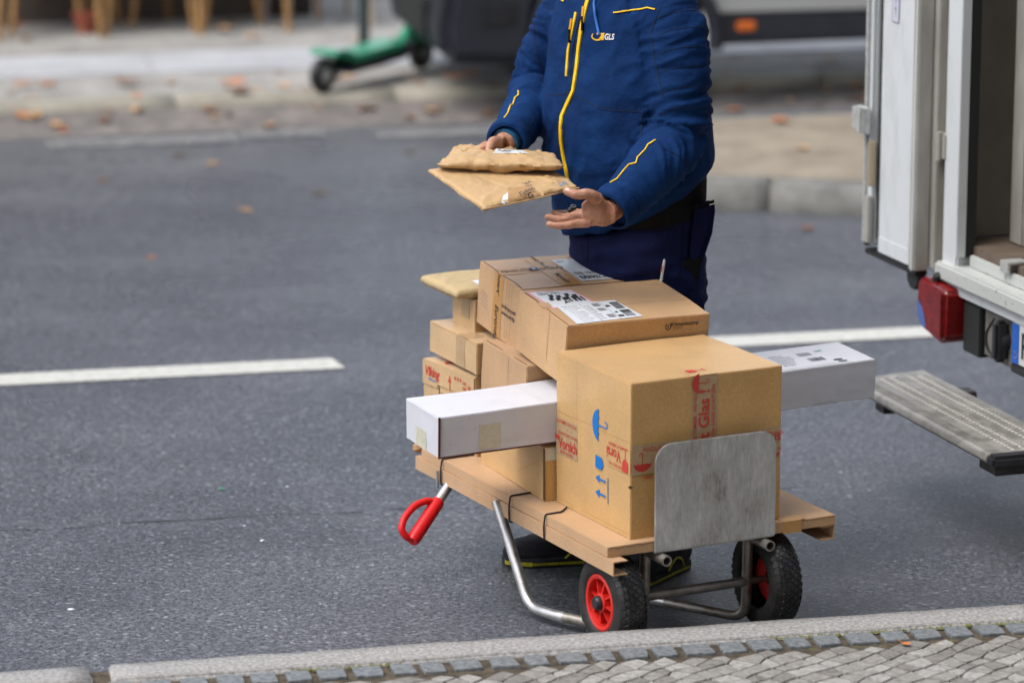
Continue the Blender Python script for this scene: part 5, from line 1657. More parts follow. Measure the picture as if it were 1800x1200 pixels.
def cafe_chair(u0, v0, rz, m, label):
    p0 = rd(u0, v0, 0.09)
    c = empty('cafe_chair', p0, label, 'chair', 'café chairs on the far pavement')
    ca, sa = math.cos(rz + A_ROAD), math.sin(rz + A_ROAD)
    X_ = lambda q: p0 + Vector((ca * q[0] - sa * q[1], sa * q[0] + ca * q[1], q[2]))
    for (sx, sy) in ((-1, -1), (1, -1), (-1, 1), (1, 1)):
        top = X_((sx * 0.19, sy * 0.19, 0.44)); bot = X_((sx * 0.225, sy * 0.235, 0.0))
        MB().tube([bot, top], [0.015, 0.018], 10).build('leg', m, c, True)
    MB().lathe([(0.0, 0), (0.20, 0), (0.225, 0.012), (0.225, 0.03), (0.2, 0.045), (0, 0.045)], X_((0, 0, 0.44)), Vector((0, 0, 1)), 28).build('seat', M_SEATD, c, True)
    bk = [X_((0.20 * math.cos(t), 0.06 + 0.17 * math.sin(t) + 0.0, 0.46 + 0.42 * math.sin(t))) for t in [PI * k / 12 for k in range(13)]]
    MB().tube(bk, 0.016, 10).build('backrest', m, c, True)
    MB().box((-0.12, 0.19, 0.55), (0.12, 0.205, 0.80), X=lambda q: X_(q)).build('back_panel', M_SEATD, c, False, 0.004)
    return c


for (px, wood, rz, lab) in ((22, 0, 0.35, 'orange brown café chair leg furthest left on the far pavement'), (100, 0, -0.3, 'café chair with orange brown legs, second from the left on the far pavement'),
                            (228, 0, 0.15, 'café chair with orange brown legs, right of the reddish ball by the wall'), (330, 0, 0.7, 'café chair with dim brown legs in the middle of the far row'),
                            (448, 0, -0.5, 'café chair with brown legs, left of the pale legged one'), (548, 1, 0.1, 'café chair with pale wooden legs nearest the grey green post')):
    p = atz(px, 30, 0.09)
    cafe_chair(p.dot(U_), 18.60, rz, (M_RATT, M_RATP)[wood], lab)
pp = atz(151, 34, 0.16)
pot = empty('clay_pot', (pp.x, pp.y, 0.092), 'small reddish clay pot on the far pavement between the café chairs', 'pot')
MB().lathe([(0.0, 0), (0.045, 0), (0.062, 0.085), (0.070, 0.088), (0.070, 0.108), (0.060, 0.108), (0.052, 0.09), (0, 0.09)], Vector((pp.x, pp.y, 0.092)), Vector((0, 0, 1)), 24).build('pot_wall', mat('terracotta', (0.32, 0.085, 0.05), 0.8), pot, True)
MB().lathe([(0.0, 0.091), (0.05, 0.091), (0.05, 0.094), (0, 0.096)], Vector((pp.x, pp.y, 0.092)), Vector((0, 0, 1)), 16).build('soil', M_SOIL, pot, True)

# ================================================================== fallen leaves and litter
def leaf(px, py, z, s, mi, label, group='fallen leaves', flat=0.25):
    p = atz(px, py, z)
    rg2 = random.Random(int(px * 31 + py * 7))
    outline = [(0, -0.5), (0.18, -0.35), (0.40, -0.22), (0.30, 0.0), (0.42, 0.18), (0.20, 0.28), (0.10, 0.5), (-0.06, 0.52), (-0.2, 0.30), (-0.45, 0.15), (-0.30, -0.02), (-0.42, -0.25), (-0.16, -0.35)]
    a = rg2.uniform(0, 6.28)
    vs = []
    for (x, y) in outline + [(0, 0)]:
        x *= rg2.uniform(0.8, 1.1)
        q = Vector((x * math.cos(a) - y * math.sin(a), x * math.sin(a) + y * math.cos(a), flat * (x * x + y * y) * 1.6 + rg2.uniform(0, 0.05) + 0.05)) * s
        vs.append(p + q)
    n = len(outline)
    mb = MB().add(vs, [(i, (i + 1) % n, n) for i in range(n)])
    mb.add([v - Vector((0, 0, 0.0008)) for v in vs], [((i + 1) % n, i, n) for i in range(n)])
    c = vs[0]
    mb.tube([vs[0], vs[0] + (vs[0] - p) * 0.6], 0.0012, 5)
    o = mb.build('fallen_leaf', M_LEAF[mi])
    return tag(o, label, 'leaf', group)


spots = [(38, 150, .105, .09, 0, 'orange fallen leaf on the far kerb near the left edge'), (75, 193, 0.045, 0.065, 2, 'pale orange leaf in the gutter, leftmost of a pair'),
         (112, 190, 0.045, 0.079, 0, 'bright orange leaf in the gutter beside a pale one at the left'), (152, 196, 0.045, 0.065, 2, 'pale leaf in the gutter right of the bright orange one'),
         (224, 190, 0.045, 0.086, 1, 'reddish brown leaf in the gutter below the far kerb, left'), (285, 196, 0.045, 0.065, 2, 'pale leaf in the gutter left of the scooter, by itself'),
         (222, 146, .105, .13, 1, 'brown leaf lying on the far kerb above the reddish gutter leaf'), (410, 150, .105, .14, 0, 'large orange leaf on the far kerb left of the scooter'), (418, 162, .11, .12, 1, 'brown leaf under the large orange one on the far kerb'),
         (392, 55, .10, .12, 2, 'pale pinkish leaf on the paving below the café front'), (445, 66, .10, .1, 2, 'pale leaf on the paving right of the pinkish one'),
         (507, 187, 0.045, 0.086, 0, 'orange leaf in the gutter below the scooter wheel'), (528, 192, 0.045, 0.058, 0, 'small orange leaf right of the one below the scooter wheel'), (500, 155, .105, .10, 2, 'pale orange leaf on the kerb just left of the scooter wheel'),
         (682, 174, 0.02, .12, 0, 'bright orange leaf against the kerb below the scooter deck'), (735, 176, 0.02, .09, 1, 'brown leaf against the kerb right of the bright orange one'),
         (798, 140, .11, .13, 0, 'orange leaf on the kerb in front of the parked van bumper'), (825, 134, .11, .11, 0, 'second orange leaf on the kerb under the dark bumper'),
         (1356, 157, 0.0, .10, 0, 'orange leaf on the road beyond the island, right of the man'), (1372, 215, .10, .10, 0, 'orange leaf on the sandy island'), (1460, 108, .105, .13, 2, 'pale orange leaf on the kerb under the parked van, right of the man'), (1410, 262, .10, .07, 2, 'pale leaf in the middle of the sandy island'),
         (1335, 353, 0.01, .12, 1, 'reddish brown leaf at the foot of the island kerb'), (1352, 356, 0.01, .10, 0, 'orange leaf beside the brown one at the island kerb'), (1420, 404, 0.0, .06, 1, 'dull brown leaf on the road between man and van door'),
         (432, 372, 0.0, .055, 2, 'pale orange leaf alone on the open road, left of the envelopes'), (266, 454, 0.0, .035, 0, 'small orange leaf alone on the road above the dashed line'), (180, 319, 0.0, .05, 1, 'dim brown leaf on the dark road at the far left'),
         (314, 274, 0.0, .07, 3, 'dark leaf on the far lane at the left'), (374, 290, 0.0, .07, 2, 'faint leaf on the far lane right of the dark one'), (563, 342, 0.0, .065, 3, 'dark curled leaf on the road left of the flat envelope'), (720, 270, 0.0, .06, 3, 'dark leaf on the road just left of the upper envelope'),
         (1592, 1132, .104, .028, 0, 'small orange brown leaf on the cobbles near the bottom right')]
for sx_ in spots: leaf(*sx_)
lf = MB(); rg = random.Random(21)
for i in range(190):
    uu = rg.uniform(-2, 7); zone = rg.random()
    if zone < 0.5:
        vv = rg.uniform(16.0, 16.27); z = 0.004 + (vv - 15.98) * 0.2
    elif zone < 0.85: vv, z = rg.uniform(16.3, 17.0), 0.094
    else: vv, z = rg.uniform(17.8, 19.0), 0.094
    s = rg.uniform(0.02, 0.05); a = rg.uniform(0, 6.28); p = rd(uu, vv, z)
    q = [p + Vector((math.cos(a + t) * s * k, math.sin(a + t) * s * k, rg.uniform(0.003, 0.018))) for t, k in ((0, 1), (1.2, .6), (2.2, .8), (3.3, 1), (4.4, .6), (5.4, .8))]
    lf.add(q, [tuple(range(6))], rg.choice((0, 1, 1, 2, 2)))
tag(lf.build('leaf_litter', M_LEAF[:3]), kind='stuff')


def scrap(px, py, s, m, label, cat='litter'):
    p = atz(px, py, 0.002); rg2 = random.Random(int(px))
    mb = MB()
    vs = [p + Vector((math.cos(t) * s * rg2.uniform(.6, 1.2), math.sin(t) * s * rg2.uniform(.6, 1.2), rg2.uniform(0, s * 0.4))) for t in [k * 0.9 for k in range(7)]] + [p + Vector((0, 0, s * 0.55))]
    mb.add(vs, [(k, (k + 1) % 7, 7) for k in range(7)])
    return tag(mb.build('litter_scrap', m), label, cat)


scrap(389, 859, 0.010, MATS['green_scooter_paint'], 'tiny green scrap of plastic on the road left of the red grip')
scrap(124, 1071, 0.008, M_PAPER, 'white crumb of paper on the road near the bottom left')
scrap(461, 950, 0.007, M_PAPER, 'white crumb on the road left of the truck leg')
scrap(430, 924, 0.005, M_PAPER, 'smaller white crumb on the road above the one by the truck leg')
scrap(1478, 830, 0.006, M_PAPER, 'white crumb on the road between right wheel and step')
scrap(505, 855, 0.005, M_PAPER, 'pale speck on the road right of the green scrap')
gr_ = MB(); rg = random.Random(31)
for i in range(700):
    uu, vv = rg.uniform(-1, 6), rg.uniform(8.3, 13)
    if noise.noise(Vector((uu * 1.2, vv * 1.2, 0))) < 0.02: continue
    s = rg.uniform(0.0012, 0.003); p = rd(uu, vv, 0.001); a = rg.uniform(0, 6)
    gr_.add([p + Vector((math.cos(a + t) * s, math.sin(a + t) * s, 0)) for t in (0, 2.1, 4.2)] + [p + Vector((0, 0, s))], [(0, 1, 3), (1, 2, 3), (2, 0, 3)])
tag(gr_.build('grit', mat('pale_grit', (0.30, 0.30, 0.31), 0.5)), kind='stuff')
# ================================================================== the delivery man
def cloth(name, a, b, sheen=0.0):
    m = mat(name, a, 0.85, spec=0.15, col2=b, vscale=7, sheen=sheen, bump=0.35, bscale=700, bump2=0.5, b2scale=24, detail=6)
    return m


M_JKT = cloth('blue_softshell', (0.0015, 0.018, 0.080), (0.003, 0.030, 0.120))
M_TRS = cloth('navy_work_trousers', (0.004, 0.006, 0.036), (0.007, 0.011, 0.056))
M_BLKC = cloth('black_cloth', (0.004, 0.004, 0.005), (0.008, 0.008, 0.009), 0.0)
M_SEAMC = mat('dark_blue_seam', (0.002, 0.009, 0.035), 0.9)
M_YEL = mat('yellow_zip', (0.78, 0.50, 0.0), 0.6, var=0.08, vscale=90)
M_YELSH = mat('yellow_sole', (0.42, 0.38, 0.01), 0.6, var=0.25, vscale=90)
M_CORDB = mat('bright_blue_cord', (0.02, 0.13, 0.48), 0.6)
M_SHOE = cloth('black_shoe_fabric', (0.012, 0.012, 0.016), (0.03, 0.03, 0.038), 0.1)
M_SKIN = mat('skin', (0.36, 0.165, 0.10), 0.5, spec=0.4, col2=(0.50, 0.265, 0.18), vscale=30, bump=0.4, bscale=260, bump2=0.2, b2scale=60)
MATS['skin'].node_tree.nodes['Principled BSDF'].inputs['Subsurface Weight'].default_value = 0.08
MATS['skin'].node_tree.nodes['Principled BSDF'].inputs['Subsurface Scale'].default_value = 0.01

FACE = Vector((-0.75, -0.66, 0)).normalized()
SIDE = Vector((0.66, -0.75, 0)).normalized()          # towards his left shoulder
UPV = Vector((0, 0, 1))

man = empty('person', (0.33, 9.5, 0), 'man in blue jacket with yellow zip holding two envelopes behind the loaded hand truck', 'person')
MI = parent_matrix(man).inverted()


def loft(rings, n=32, power=2.0):
    """rings: (centre, axis1, axis2) half-axis vectors"""
    vs, fs = [], []
    for (c, a, b) in rings:
        for k in range(n):
            t = 2 * PI * k / n
            ct, st = math.cos(t), math.sin(t)
            q = 2.0 / power
            x = math.copysign(abs(ct) ** q, ct); y = math.copysign(abs(st) ** q, st)
            vs.append(c + a * x + b * y)
    m = len(rings)
    for i in range(m - 1):
        for k in range(n): fs.append((i * n + k, i * n + (k + 1) % n, (i + 1) * n + (k + 1) % n, (i + 1) * n + k))
    fs.append(tuple(reversed(range(n)))); fs.append(tuple(range((m - 1) * n, m * n)))
    return vs, fs


def smooth_path(pts, rs, sub=6):
    """Catmull-Rom through points with radii"""
    P_ = [Vector(p) for p in pts]
    P_ = [P_[0] * 2 - P_[1]] + P_ + [P_[-1] * 2 - P_[-2]]
    R_ = [rs[0]] + list(rs) + [rs[-1]]
    op, orr = [], []
    for i in range(1, len(P_) - 2):
        for k in range(sub):
            t = k / sub
            a, b, c, d = P_[i - 1], P_[i], P_[i + 1], P_[i + 2]
            op.append(0.5 * ((2 * b) + (c - a) * t + (2 * a - 5 * b + 4 * c - d) * t * t + (3 * b - a - 3 * c + d) * t ** 3))
            orr.append(R_[i] * (1 - t) + R_[i + 1] * t)
    op.append(P_[-2]); orr.append(R_[-2])
    return op, orr


def fused(parts, voxel, smooth_n=4):
    """several closed lofts fused into one continuous surface; returns a bmesh in world space"""
    mb = MB()
    for (v, f) in parts: mb.add(v, f)
    me = bpy.data.meshes.new('tmp'); me.from_pydata([tuple(a) for a in mb.v], [], mb.f)
    bm = bmesh.new(); bm.from_mesh(me); bmesh.ops.recalc_face_normals(bm, faces=bm.faces); bm.to_mesh(me); bm.free()
    ob = bpy.data.objects.new('tmp', me); COL.objects.link(ob)
    r_ = ob.modifiers.new('r', 'REMESH'); r_.mode = 'VOXEL'; r_.voxel_size = voxel; r_.adaptivity = 0
    if smooth_n:
        s_ = ob.modifiers.new('s', 'SMOOTH'); s_.iterations = smooth_n; s_.factor = 0.5
    bpy.context.view_layer.update()
    dg = bpy.context.evaluated_depsgraph_get()
    m2 = bpy.data.meshes.new_from_object(ob.evaluated_get(dg))
    bpy.data.objects.remove(ob); bpy.data.meshes.remove(me)
    bm = bmesh.new(); bm.from_mesh(m2); bpy.data.meshes.remove(m2)
    bm.normal_update()
    return bm


def seg_param(p, path):
    """closest position on a polyline: (distance, arc length)"""
    best = (1e9, 0)
    s = 0
    for a, b in zip(path[:-1], path[1:]):
        d = b - a; L = d.length
        t = max(0, min(1, (p - a).dot(d) / (L * L)))
        q = a + d * t
        dist = (p - q).length
        if dist < best[0]: best = (dist, s + t * L)
        s += L
    return best


def put(bm, name, m, parent, smooth=True):
    for v in bm.verts: v.co = parent_matrix(parent).inverted() @ v.co
    for f in bm.faces: f.smooth = smooth
    me = bpy.data.meshes.new(name); bm.to_mesh(me); bm.free()
    me.materials.append(m)
    return link(bpy.data.objects.new(name, me), parent)


def tubev(pts, rs, n=20, flat=None):
    mb = MB(); mb.tube(pts, rs, n); return mb.v, mb.f


# ---- jacket
def torso_ring(px, z, a, b, tilt=0.0, y=9.60, st=0.0):
    c = Vector(((px - 900) / 666.0, y, z))
    return (c, SIDE * a + UPV * st, FACE * b + UPV * tilt)


SH_L = at(1180, 38, 9.46); EL_L = at(1190, 238, 9.40); WR_L = at(1079, 366, 9.21)
SH_R = at(1000, 25, 9.76); EL_R = at(946, 150, 9.80); WR_R = at(893, 246, 9.50)
torso = loft([torso_ring(1113, 0.945, 0.205, 0.165, -0.075, 9.6, 0.045), torso_ring(1111, 1.00, 0.228, 0.185, -0.055, 9.6, 0.03), torso_ring(1105, 1.07, 0.236, 0.198, -0.02), torso_ring(1101, 1.17, 0.236, 0.192, 0), torso_ring(1096, 1.27, 0.232, 0.170, 0),
              torso_ring(1092, 1.37, 0.225, 0.150, 0), torso_ring(1086, 1.45, 0.205, 0.125, 0), torso_ring(1078, 1.505, 0.150, 0.105, 0), torso_ring(1066, 1.54, 0.095, 0.09, 0), torso_ring(1060, 1.60, 0.082, 0.082, 0)], 40, 2.25)
pl_, rl_ = smooth_path([at(1150, 25, 9.52), at(1172, 25, 9.47), at(1186, 60, 9.445), at(1192, 130, 9.425), EL_L, at(1140, 306, 9.30), WR_L], [0.070, 0.082, 0.087, 0.084, 0.080, 0.072, 0.052], 7)
prr, rr_ = smooth_path([SH_R, at(965, 95, 9.79), EL_R, at(922, 205, 9.65), WR_R], [0.082, 0.076, 0.070, 0.064, 0.048], 7)
# flare the cuffs
rl_[-1] = 0.057; rr_[-1] = 0.052
bmj = fused([torso, tubev(pl_, rl_, 24), tubev(prr, rr_, 24)], 0.0062, 6)
pathL = [Vector(p) for p in pl_]; pathR = [Vector(p) for p in prr]
lenL = sum((b - a).length for a, b in zip(pathL[:-1], pathL[1:])); lenR = sum((b - a).length for a, b in zip(pathR[:-1], pathR[1:]))
elL = seg_param(EL_L, pathL)[1]; elR = seg_param(EL_R, pathR)[1]


def ridge(x, w): return math.exp(-(x / w) ** 2)


for v in bmj.verts:
    p, nn = v.co.copy(), v.normal.copy()
    dL, sL = seg_param(p, pathL); dR, sR = seg_param(p, pathR)
    d = 0.0
    axis = (p - Vector((0.30, 9.60, p.z)))
    onL = dL < 0.100 and sL > 0.02; onR = dR < 0.092 and sR > 0.02
    if onL and sL > 0.0:
        # quilted upper sleeve, compressed folds at the elbow and along the forearm
        if sL < elL - 0.015:
            q = (sL + 0.012 * noise.noise(p * 9)) % 0.060
            d -= 0.0030 * ridge(q - 0.030, 0.0050)
            d += 0.0010 * math.sin(PI * ((q - 0.030) % 0.060) / 0.060)
            d += 0.0030 * noise.noise(Vector((p.x * 9, p.y * 9, p.z * 22)))
        e = ridge(sL - elL, 0.10)
        w = noise.noise(Vector((sL * 34 + 2.2 * noise.noise(p * 7), p.x * 4, p.y * 4)))
        d += (0.0100 * e + 0.0055) * (0.55 - 2.4 * abs(w))
        d += 0.0035 * noise.noise(p * 13) * min(1, max(0, (sL - elL + 0.1) * 6))
        d -= 0.003 * ridge(sL - (lenL - 0.030), 0.004)
    elif onR:
        e = ridge(sR - elR, 0.09)
        w = noise.noise(Vector((sR * 38 + 2.0 * noise.noise(p * 8), p.x * 5 + 9, p.y * 5)))
        d += (0.0100 * e + 0.0055) * (0.55 - 2.4 * abs(w))
        d += 0.003 * noise.noise(p * 13 + Vector((5, 5, 5)))
    else:
        # torso: diagonal pulls from armpit to belly and long soft folds
        a = p.dot(SIDE); z = p.z
        w1 = noise.noise(Vector((a * 5 + z * 7, z * 3 - a * 5, 3.0)))
        w2 = noise.noise(Vector((a * 14 - z * 9, z * 12 + a * 6, 8.0)))
        w3 = noise.noise(Vector((a * 3, z * 26 + 1.5 * w1, 4.0)))
        low_ = max(0.0, min(1.0, (1.12 - z) * 6))
        d += 0.0110 * w1 + 0.0040 * (0.5 - 2 * abs(w2)) + 0.0070 * low_ * (0.4 - 1.6 * abs(w3))
        # yoke seam and panel seam
    v.co = p + nn * d
bmj.normal_update()
for f in bmj.faces: pass
jb = bmj.copy()
jv = BVHTree.FromBMesh(bmj)
jacket = put(bmj, 'jacket', M_JKT, man)


def jpath(pxs, step=4.0, bvh=None):
    """surface points along a line of view points"""
    out = []
    for a, b in zip(pxs[:-1], pxs[1:]):
        a, b = Vector(a), Vector(b); n = max(1, int((b - a).length / step))
        for k in range(n):
            q = a.lerp(b, k / n); co, no = on_surface(bvh or jv, q.x, q.y)
            if co is not None: out.append((co, no))
    co, no = on_surface(bvh or jv, *pxs[-1])
    if co is not None: out.append((co, no))
    # drop jumps to another surface
    res = [out[0]] if out else []
    for c in out[1:]:
        if (c[0] - res[-1][0]).length < 0.03: res.append(c)
    return res


def ribbon(pxs, w, name, m, parent=jacket, lift=0.0012, thick=0.0015, bvh=None, step=4.0):
    pts = jpath(pxs, step, bvh)
    if len(pts) < 2: return None
    mb = MB(); n = len(pts)
    for i, (co, no) in enumerate(pts):
        t = (pts[min(n - 1, i + 1)][0] - pts[max(0, i - 1)][0]).normalized()
        if no.dot(ray(900, 600)) > 0: no = -no
        s = t.cross(no).normalized() * w / 2
        base = co + no * (lift * 0.3)
        mb.v += [base - s, base - s * 0.85 + no * thick, base + s * 0.85 + no * thick, base + s]
    for i in range(n - 1):
        for k in range(3): mb.f.append((i * 4 + k, i * 4 + k + 1, i * 4 + 5 + k, i * 4 + 4 + k)); mb.mi.append(0)
    return mb.build(name, m, parent, True, angle=50)


ribbon([(1036, -8), (1029, 18), (1022, 52), (1018, 82), (1014, 120), (1008, 160), (996, 186), (988, 205), (986, 225), (987, 250), (991, 275), (996, 300), (999, 322)], 0.0115, 'front_zip', M_YEL, lift=0.002, thick=0.004)
ribbon([(1030, -8), (1024, 18), (1017, 52), (1013, 82), (1009, 120), (1003, 158), (992, 184), (984, 205), (981, 225), (982, 250), (986, 275), (991, 300)], 0.0030, 'zip_seam', M_SEAMC)
ribbon([(1013, 22), (1005, 60), (999, 90), (996, 134)], 0.0085, 'chest_pocket_zip', M_YEL, thick=0.003)
ribbon([(1021, 24), (1012, 62), (1006, 90), (1003, 134)], 0.0025, 'pocket_seam', M_SEAMC)
ribbon([(1079, 23), (1100, 20), (1120, 18), (1138, 14), (1152, 17)], 0.0038, 'shoulder_piping', M_YEL, thick=0.003)
ribbon([(985, -2), (992, 3)], 0.0038, 'shoulder_piping', M_YEL, thick=0.003)
ribbon([(1152, 247), (1140, 254), (1134, 264), (1121, 277), (1118, 287), (1106, 290), (1096, 301), (1086, 314), (1073, 322)], 0.0036, 'sleeve_piping', M_YEL, thick=0.003, step=3)
ribbon([(911, 160), (911, 168), (906, 172), (902, 184), (898, 186), (893, 200), (884, 212), (873, 223)], 0.0038, 'sleeve_piping', M_YEL, thick=0.003, step=3)
ribbon([(1244, 250), (1246, 275), (1245, 300), (1248, 312)], 0.0030, 'side_piping', mat('dull_orange_piping', (0.30, 0.13, 0.02), 0.7), thick=0.002)
for pts_, wd in (([(962, 166), (980, 167), (1000, 163)], 0.0022), ([(1012, 168), (1030, 178), (1052, 190), (1075, 194), (1128, 197)], 0.0022), ([(1162, 10), (1150, 40), (1144, 60), (1150, 100), (1156, 130), (1166, 170)], 0.0030),
                 ([(1128, 197), (1127, 240)], 0.0030), ([(1160, 258), (1186, 270), (1212, 290)], 0.0018), ([(940, 205), (925, 232), (912, 252)], 0.0016), ([(1048, 330), (1062, 350), (1078, 372), (1090, 388)], 0.0016),
                 ([(1055, 325), (1068, 345), (1084, 367), (1096, 384)], 0.0014), ([(942, 10), (938, 40), (941, 80), (948, 110), (960, 160)], 0.0022), ([(995, 182), (990, 205), (993, 240)], 0.0016)):
    ribbon(pts_, wd, 'seam', M_SEAMC, thick=0.0008)
for yy, dx in ((18, 0), (48, 2), (82, 2), (116, 3), (152, 0), (188, 0)):
    ribbon([(1158 - dx, yy + 14), (1180, yy + 5), (1205, yy + 1), (1235, yy), (1252, yy + 2)], 0.0016, 'quilt_seam', M_SEAMC, thick=0.0006)
# zip pulls
for (a, b) in (((1007, 34), (1004, 52)), ((1027, 12), (1026, 30))):
    ribbon([a, b], 0.008, 'zip_pull', mat('orange_pull_%d' % a[0], (0.60, 0.28, 0.0), 0.5), thick=0.006)
    ribbon([(b[0], b[1]), (b[0] - 1, b[1] + 24)], 0.0055, 'zip_pull_cord', M_BLKC, thick=0.007)
# hood cord
c0, n0_ = on_surface(jv, 1046, -6); pts_ = jpath([(1046, -8), (1044, 8), (1046, 28), (1051, 52), (1053, 62)])
MB().tube([p_ + (-ray(900, 600)).normalized() * 0.006 for p_, _ in pts_], 0.0038, 10).build('hood_cord', M_CORDB, jacket, True)


def on_cloth_print(cx, cy, scale, name, draw, bvh=jv, parent=jacket, lift=0.0014):
    """flat print drawn in view units round (cx, cy), laid onto the cloth"""
    inv = parent_matrix(parent).inverted()

    def X(x, y, l):
        co, no = on_surface(bvh, cx + x * scale, cy - y * scale)
        if co is None: return Vector((0, 0, -5))
        if no.dot(ray(900, 600)) > 0: no = -no
        return inv @ (co + no * (lift + l))
    P_ = Print(X, 0.0)
    draw(P_)
    return P_.build(name, parent)


M_LOGOW = mat('white_embroidery', (0.72, 0.73, 0.76), 0.7)
M_LOGOY = mat('yellow_embroidery', (0.80, 0.45, 0.01), 0.7)


def logo(P_):
    arc_ = [(-11 + 9.0 * math.cos(t), 1.0 + 6.6 * math.sin(t)) for t in [2.5 + k * 0.33 for k in range(12)]]
    for i in range(len(arc_) - 1):
        w = 1.2 + 1.9 * min(i, 8) / 8
        P_.line([arc_[i], arc_[i + 1]], w, M_LOGOY)
    P_.poly([(-12, 6.5), (2.2, 6.5), (0.2, -6.0), (-3.0, -6.0), (-2.4, -2.5), (-7.5, -2.2), (-4.0, 2.2), (-10.5, 2.6)], M_LOGOY)
    P_.text('GLS', 9.8, -0.6, 14.5, M_LOGOW, 0.0, 0.03, sx=0.70, shear=0.25)


on_cloth_print(1061, 65, 1.0, 'chest_logo', logo)

# ---- black waistband and trousers
wb = loft([torso_ring(1119, 0.905, 0.190, 0.148, -0.010, 9.6, 0.005), torso_ring(1119, 0.918, 0.198, 0.156, -0.020, 9.6, 0.010), torso_ring(1117, 0.955, 0.202, 0.160, -0.050, 9.6, 0.030), torso_ring(1114, 1.00, 0.200, 0.160, -0.06, 9.6, 0.04)], 40, 2.25)
MB().add(*wb).build('waistband', M_BLKC, man, True, angle=60)
HIP_C = 1123
KN_L, AN_L = Vector((0.425, 9.50, 0.47)), Vector((0.425, 9.385, 0.10))
KN_R, AN_R = Vector((0.255, 9.55, 0.47)), Vector((0.235, 9.445, 0.10))
hips = loft([torso_ring(1124, 0.60, 0.165, 0.130), torso_ring(1123, 0.70, 0.183, 0.150), torso_ring(1122, 0.80, 0.192, 0.158), torso_ring(1120, 0.88, 0.190, 0.152, -0.04, 9.6, 0.02), torso_ring(1118, 0.93, 0.186, 0.146, -0.06, 9.6, 0.035)], 40, 2.2)
HL, HR = Vector((0.400, 9.53, 0.78)), Vector((0.268, 9.67, 0.78))
q1 = smooth_path([HL, Vector((0.412, 9.525, 0.62)), KN_L, Vector((0.425, 9.435, 0.28)), AN_L], [0.110, 0.102, 0.083, 0.075, 0.070], 6)
q2 = smooth_path([HR, Vector((0.262, 9.62, 0.62)), KN_R, Vector((0.245, 9.49, 0.28)), AN_R], [0.110, 0.102, 0.083, 0.075, 0.070], 6)
bmt = fused([hips, tubev(*q1, 22), tubev(*q2, 22)], 0.0085, 5)
for v in bmt.verts:
    p, nn = v.co.copy(), v.normal.copy()
    z = p.z
    w = noise.noise(Vector((p.x * 6 + 2, p.y * 6, z * 20)))
    w2 = noise.noise(Vector((p.x * 13, p.y * 13 + 4, z * 11)))
    f = 1.0 if z < 0.75 else 0.6
    v.co = p + nn * f * (0.013 * (0.5 - 1.9 * abs(w)) + 0.006 * w2)
bmt.normal_update()
tvb = BVHTree.FromBMesh(bmt)
trs = put(bmt, 'trousers', M_TRS, man)
ribbon([(1120, 376), (1150, 370), (1180, 367)], 0.0030, 'waist_seam', M_CORDB, trs, bvh=tvb)
ribbon([(1098, 388), (1110, 400), (1130, 407), (1160, 406), (1185, 400)], 0.0022, 'pocket_seam', M_BLKC, trs, bvh=tvb, thick=0.001)
ribbon([(1030, 400), (1034, 430), (1033, 460)], 0.0018, 'fly_seam', M_BLKC, trs, bvh=tvb, thick=0.0008)
ribbon([(1205, 368), (1200, 400), (1198, 440), (1194, 500)], 0.0022, 'side_seam', M_BLKC, trs, bvh=tvb, thick=0.0008)
# holster pocket hanging at the back hip
hp = MB()
pts2 = [(1212, 362), (1256, 349), (1257, 372), (1252, 410), (1238, 452), (1222, 478), (1204, 484), (1203, 440), (1208, 400)]
fr_ = [at(x, y, 9.455) for x, y in pts2]; bk_ = [at(x, y, 9.530) for x, y in pts2]
n = len(pts2)
hp.add(fr_ + bk_, [tuple(range(n)), tuple(range(2 * n - 1, n - 1, -1))] + [(i, (i + 1) % n, n + (i + 1) % n, n + i) for i in range(n)])
hp.build('holster_pocket', M_TRS, trs, True, 0.016, 4, 30)
hb_ = MB(); pts3 = [at(1214, 363, 9.4535), at(1255, 351, 9.4535), at(1256, 356, 9.4535), at(1214, 369, 9.4535)]
hb_.add(pts3 + [q - Vector((0, 0.003, 0)) for q in pts3], [(0, 1, 2, 3), (4, 5, 6, 7), (0, 1, 5, 4), (1, 2, 6, 5), (2, 3, 7, 6), (3, 0, 4, 7)])
hb_.build('pocket_hem', M_BLKC, trs)
# black thigh patch with strap and stud
tp = MB(); pts4 = [(1198, 455), (1233, 450), (1228, 512), (1192, 512), (1166, 508), (1166, 492), (1190, 490)]
fr_ = [at(x, y, 9.425 + (x - 1166) * 0.0005) for x, y in pts4]; bk_ = [p_ + Vector((0, 0.045, 0)) for p_ in fr_]
n = len(pts4)
tp.add(fr_ + bk_, [tuple(range(n)), tuple(range(2 * n - 1, n - 1, -1))] + [(i, (i + 1) % n, n + (i + 1) % n, n + i) for i in range(n)])
tp.build('thigh_pocket', M_BLKC, trs, True, 0.006, 3, 30)
MB().lathe([(0, -0.004), (0.006, -0.003), (0.0075, 0.002)], at(1190, 505, 9.430), Vector((0, 1, 0)), 16).build('stud', mat('dull_stud', (0.22, 0.22, 0.22), 0.4, metal=0.7), trs, True)
MB().lathe([(0, -0.003), (0.004, -0.002), (0.005, 0.002)], at(1205, 369, 9.45), Vector((0, 1, 0)), 12).build('stud', MATS['dull_stud'], trs, True)
fl = MB(); pts5 = [(1192, 512), (1222, 512), (1232, 524), (1238, 541), (1222, 536)]
fr_ = [at(x, y, 9.430) for x, y in pts5]; bk_ = [at(x, y, 9.47) for x, y in pts5]; n = len(pts5)
fl.add(fr_ + bk_, [tuple(range(n)), tuple(range(2 * n - 1, n - 1, -1))] + [(i, (i + 1) % n, n + (i + 1) % n, n + i) for i in range(n)])
fl.build('pocket_flap', M_TRS, trs, True, 0.006, 3, 30)

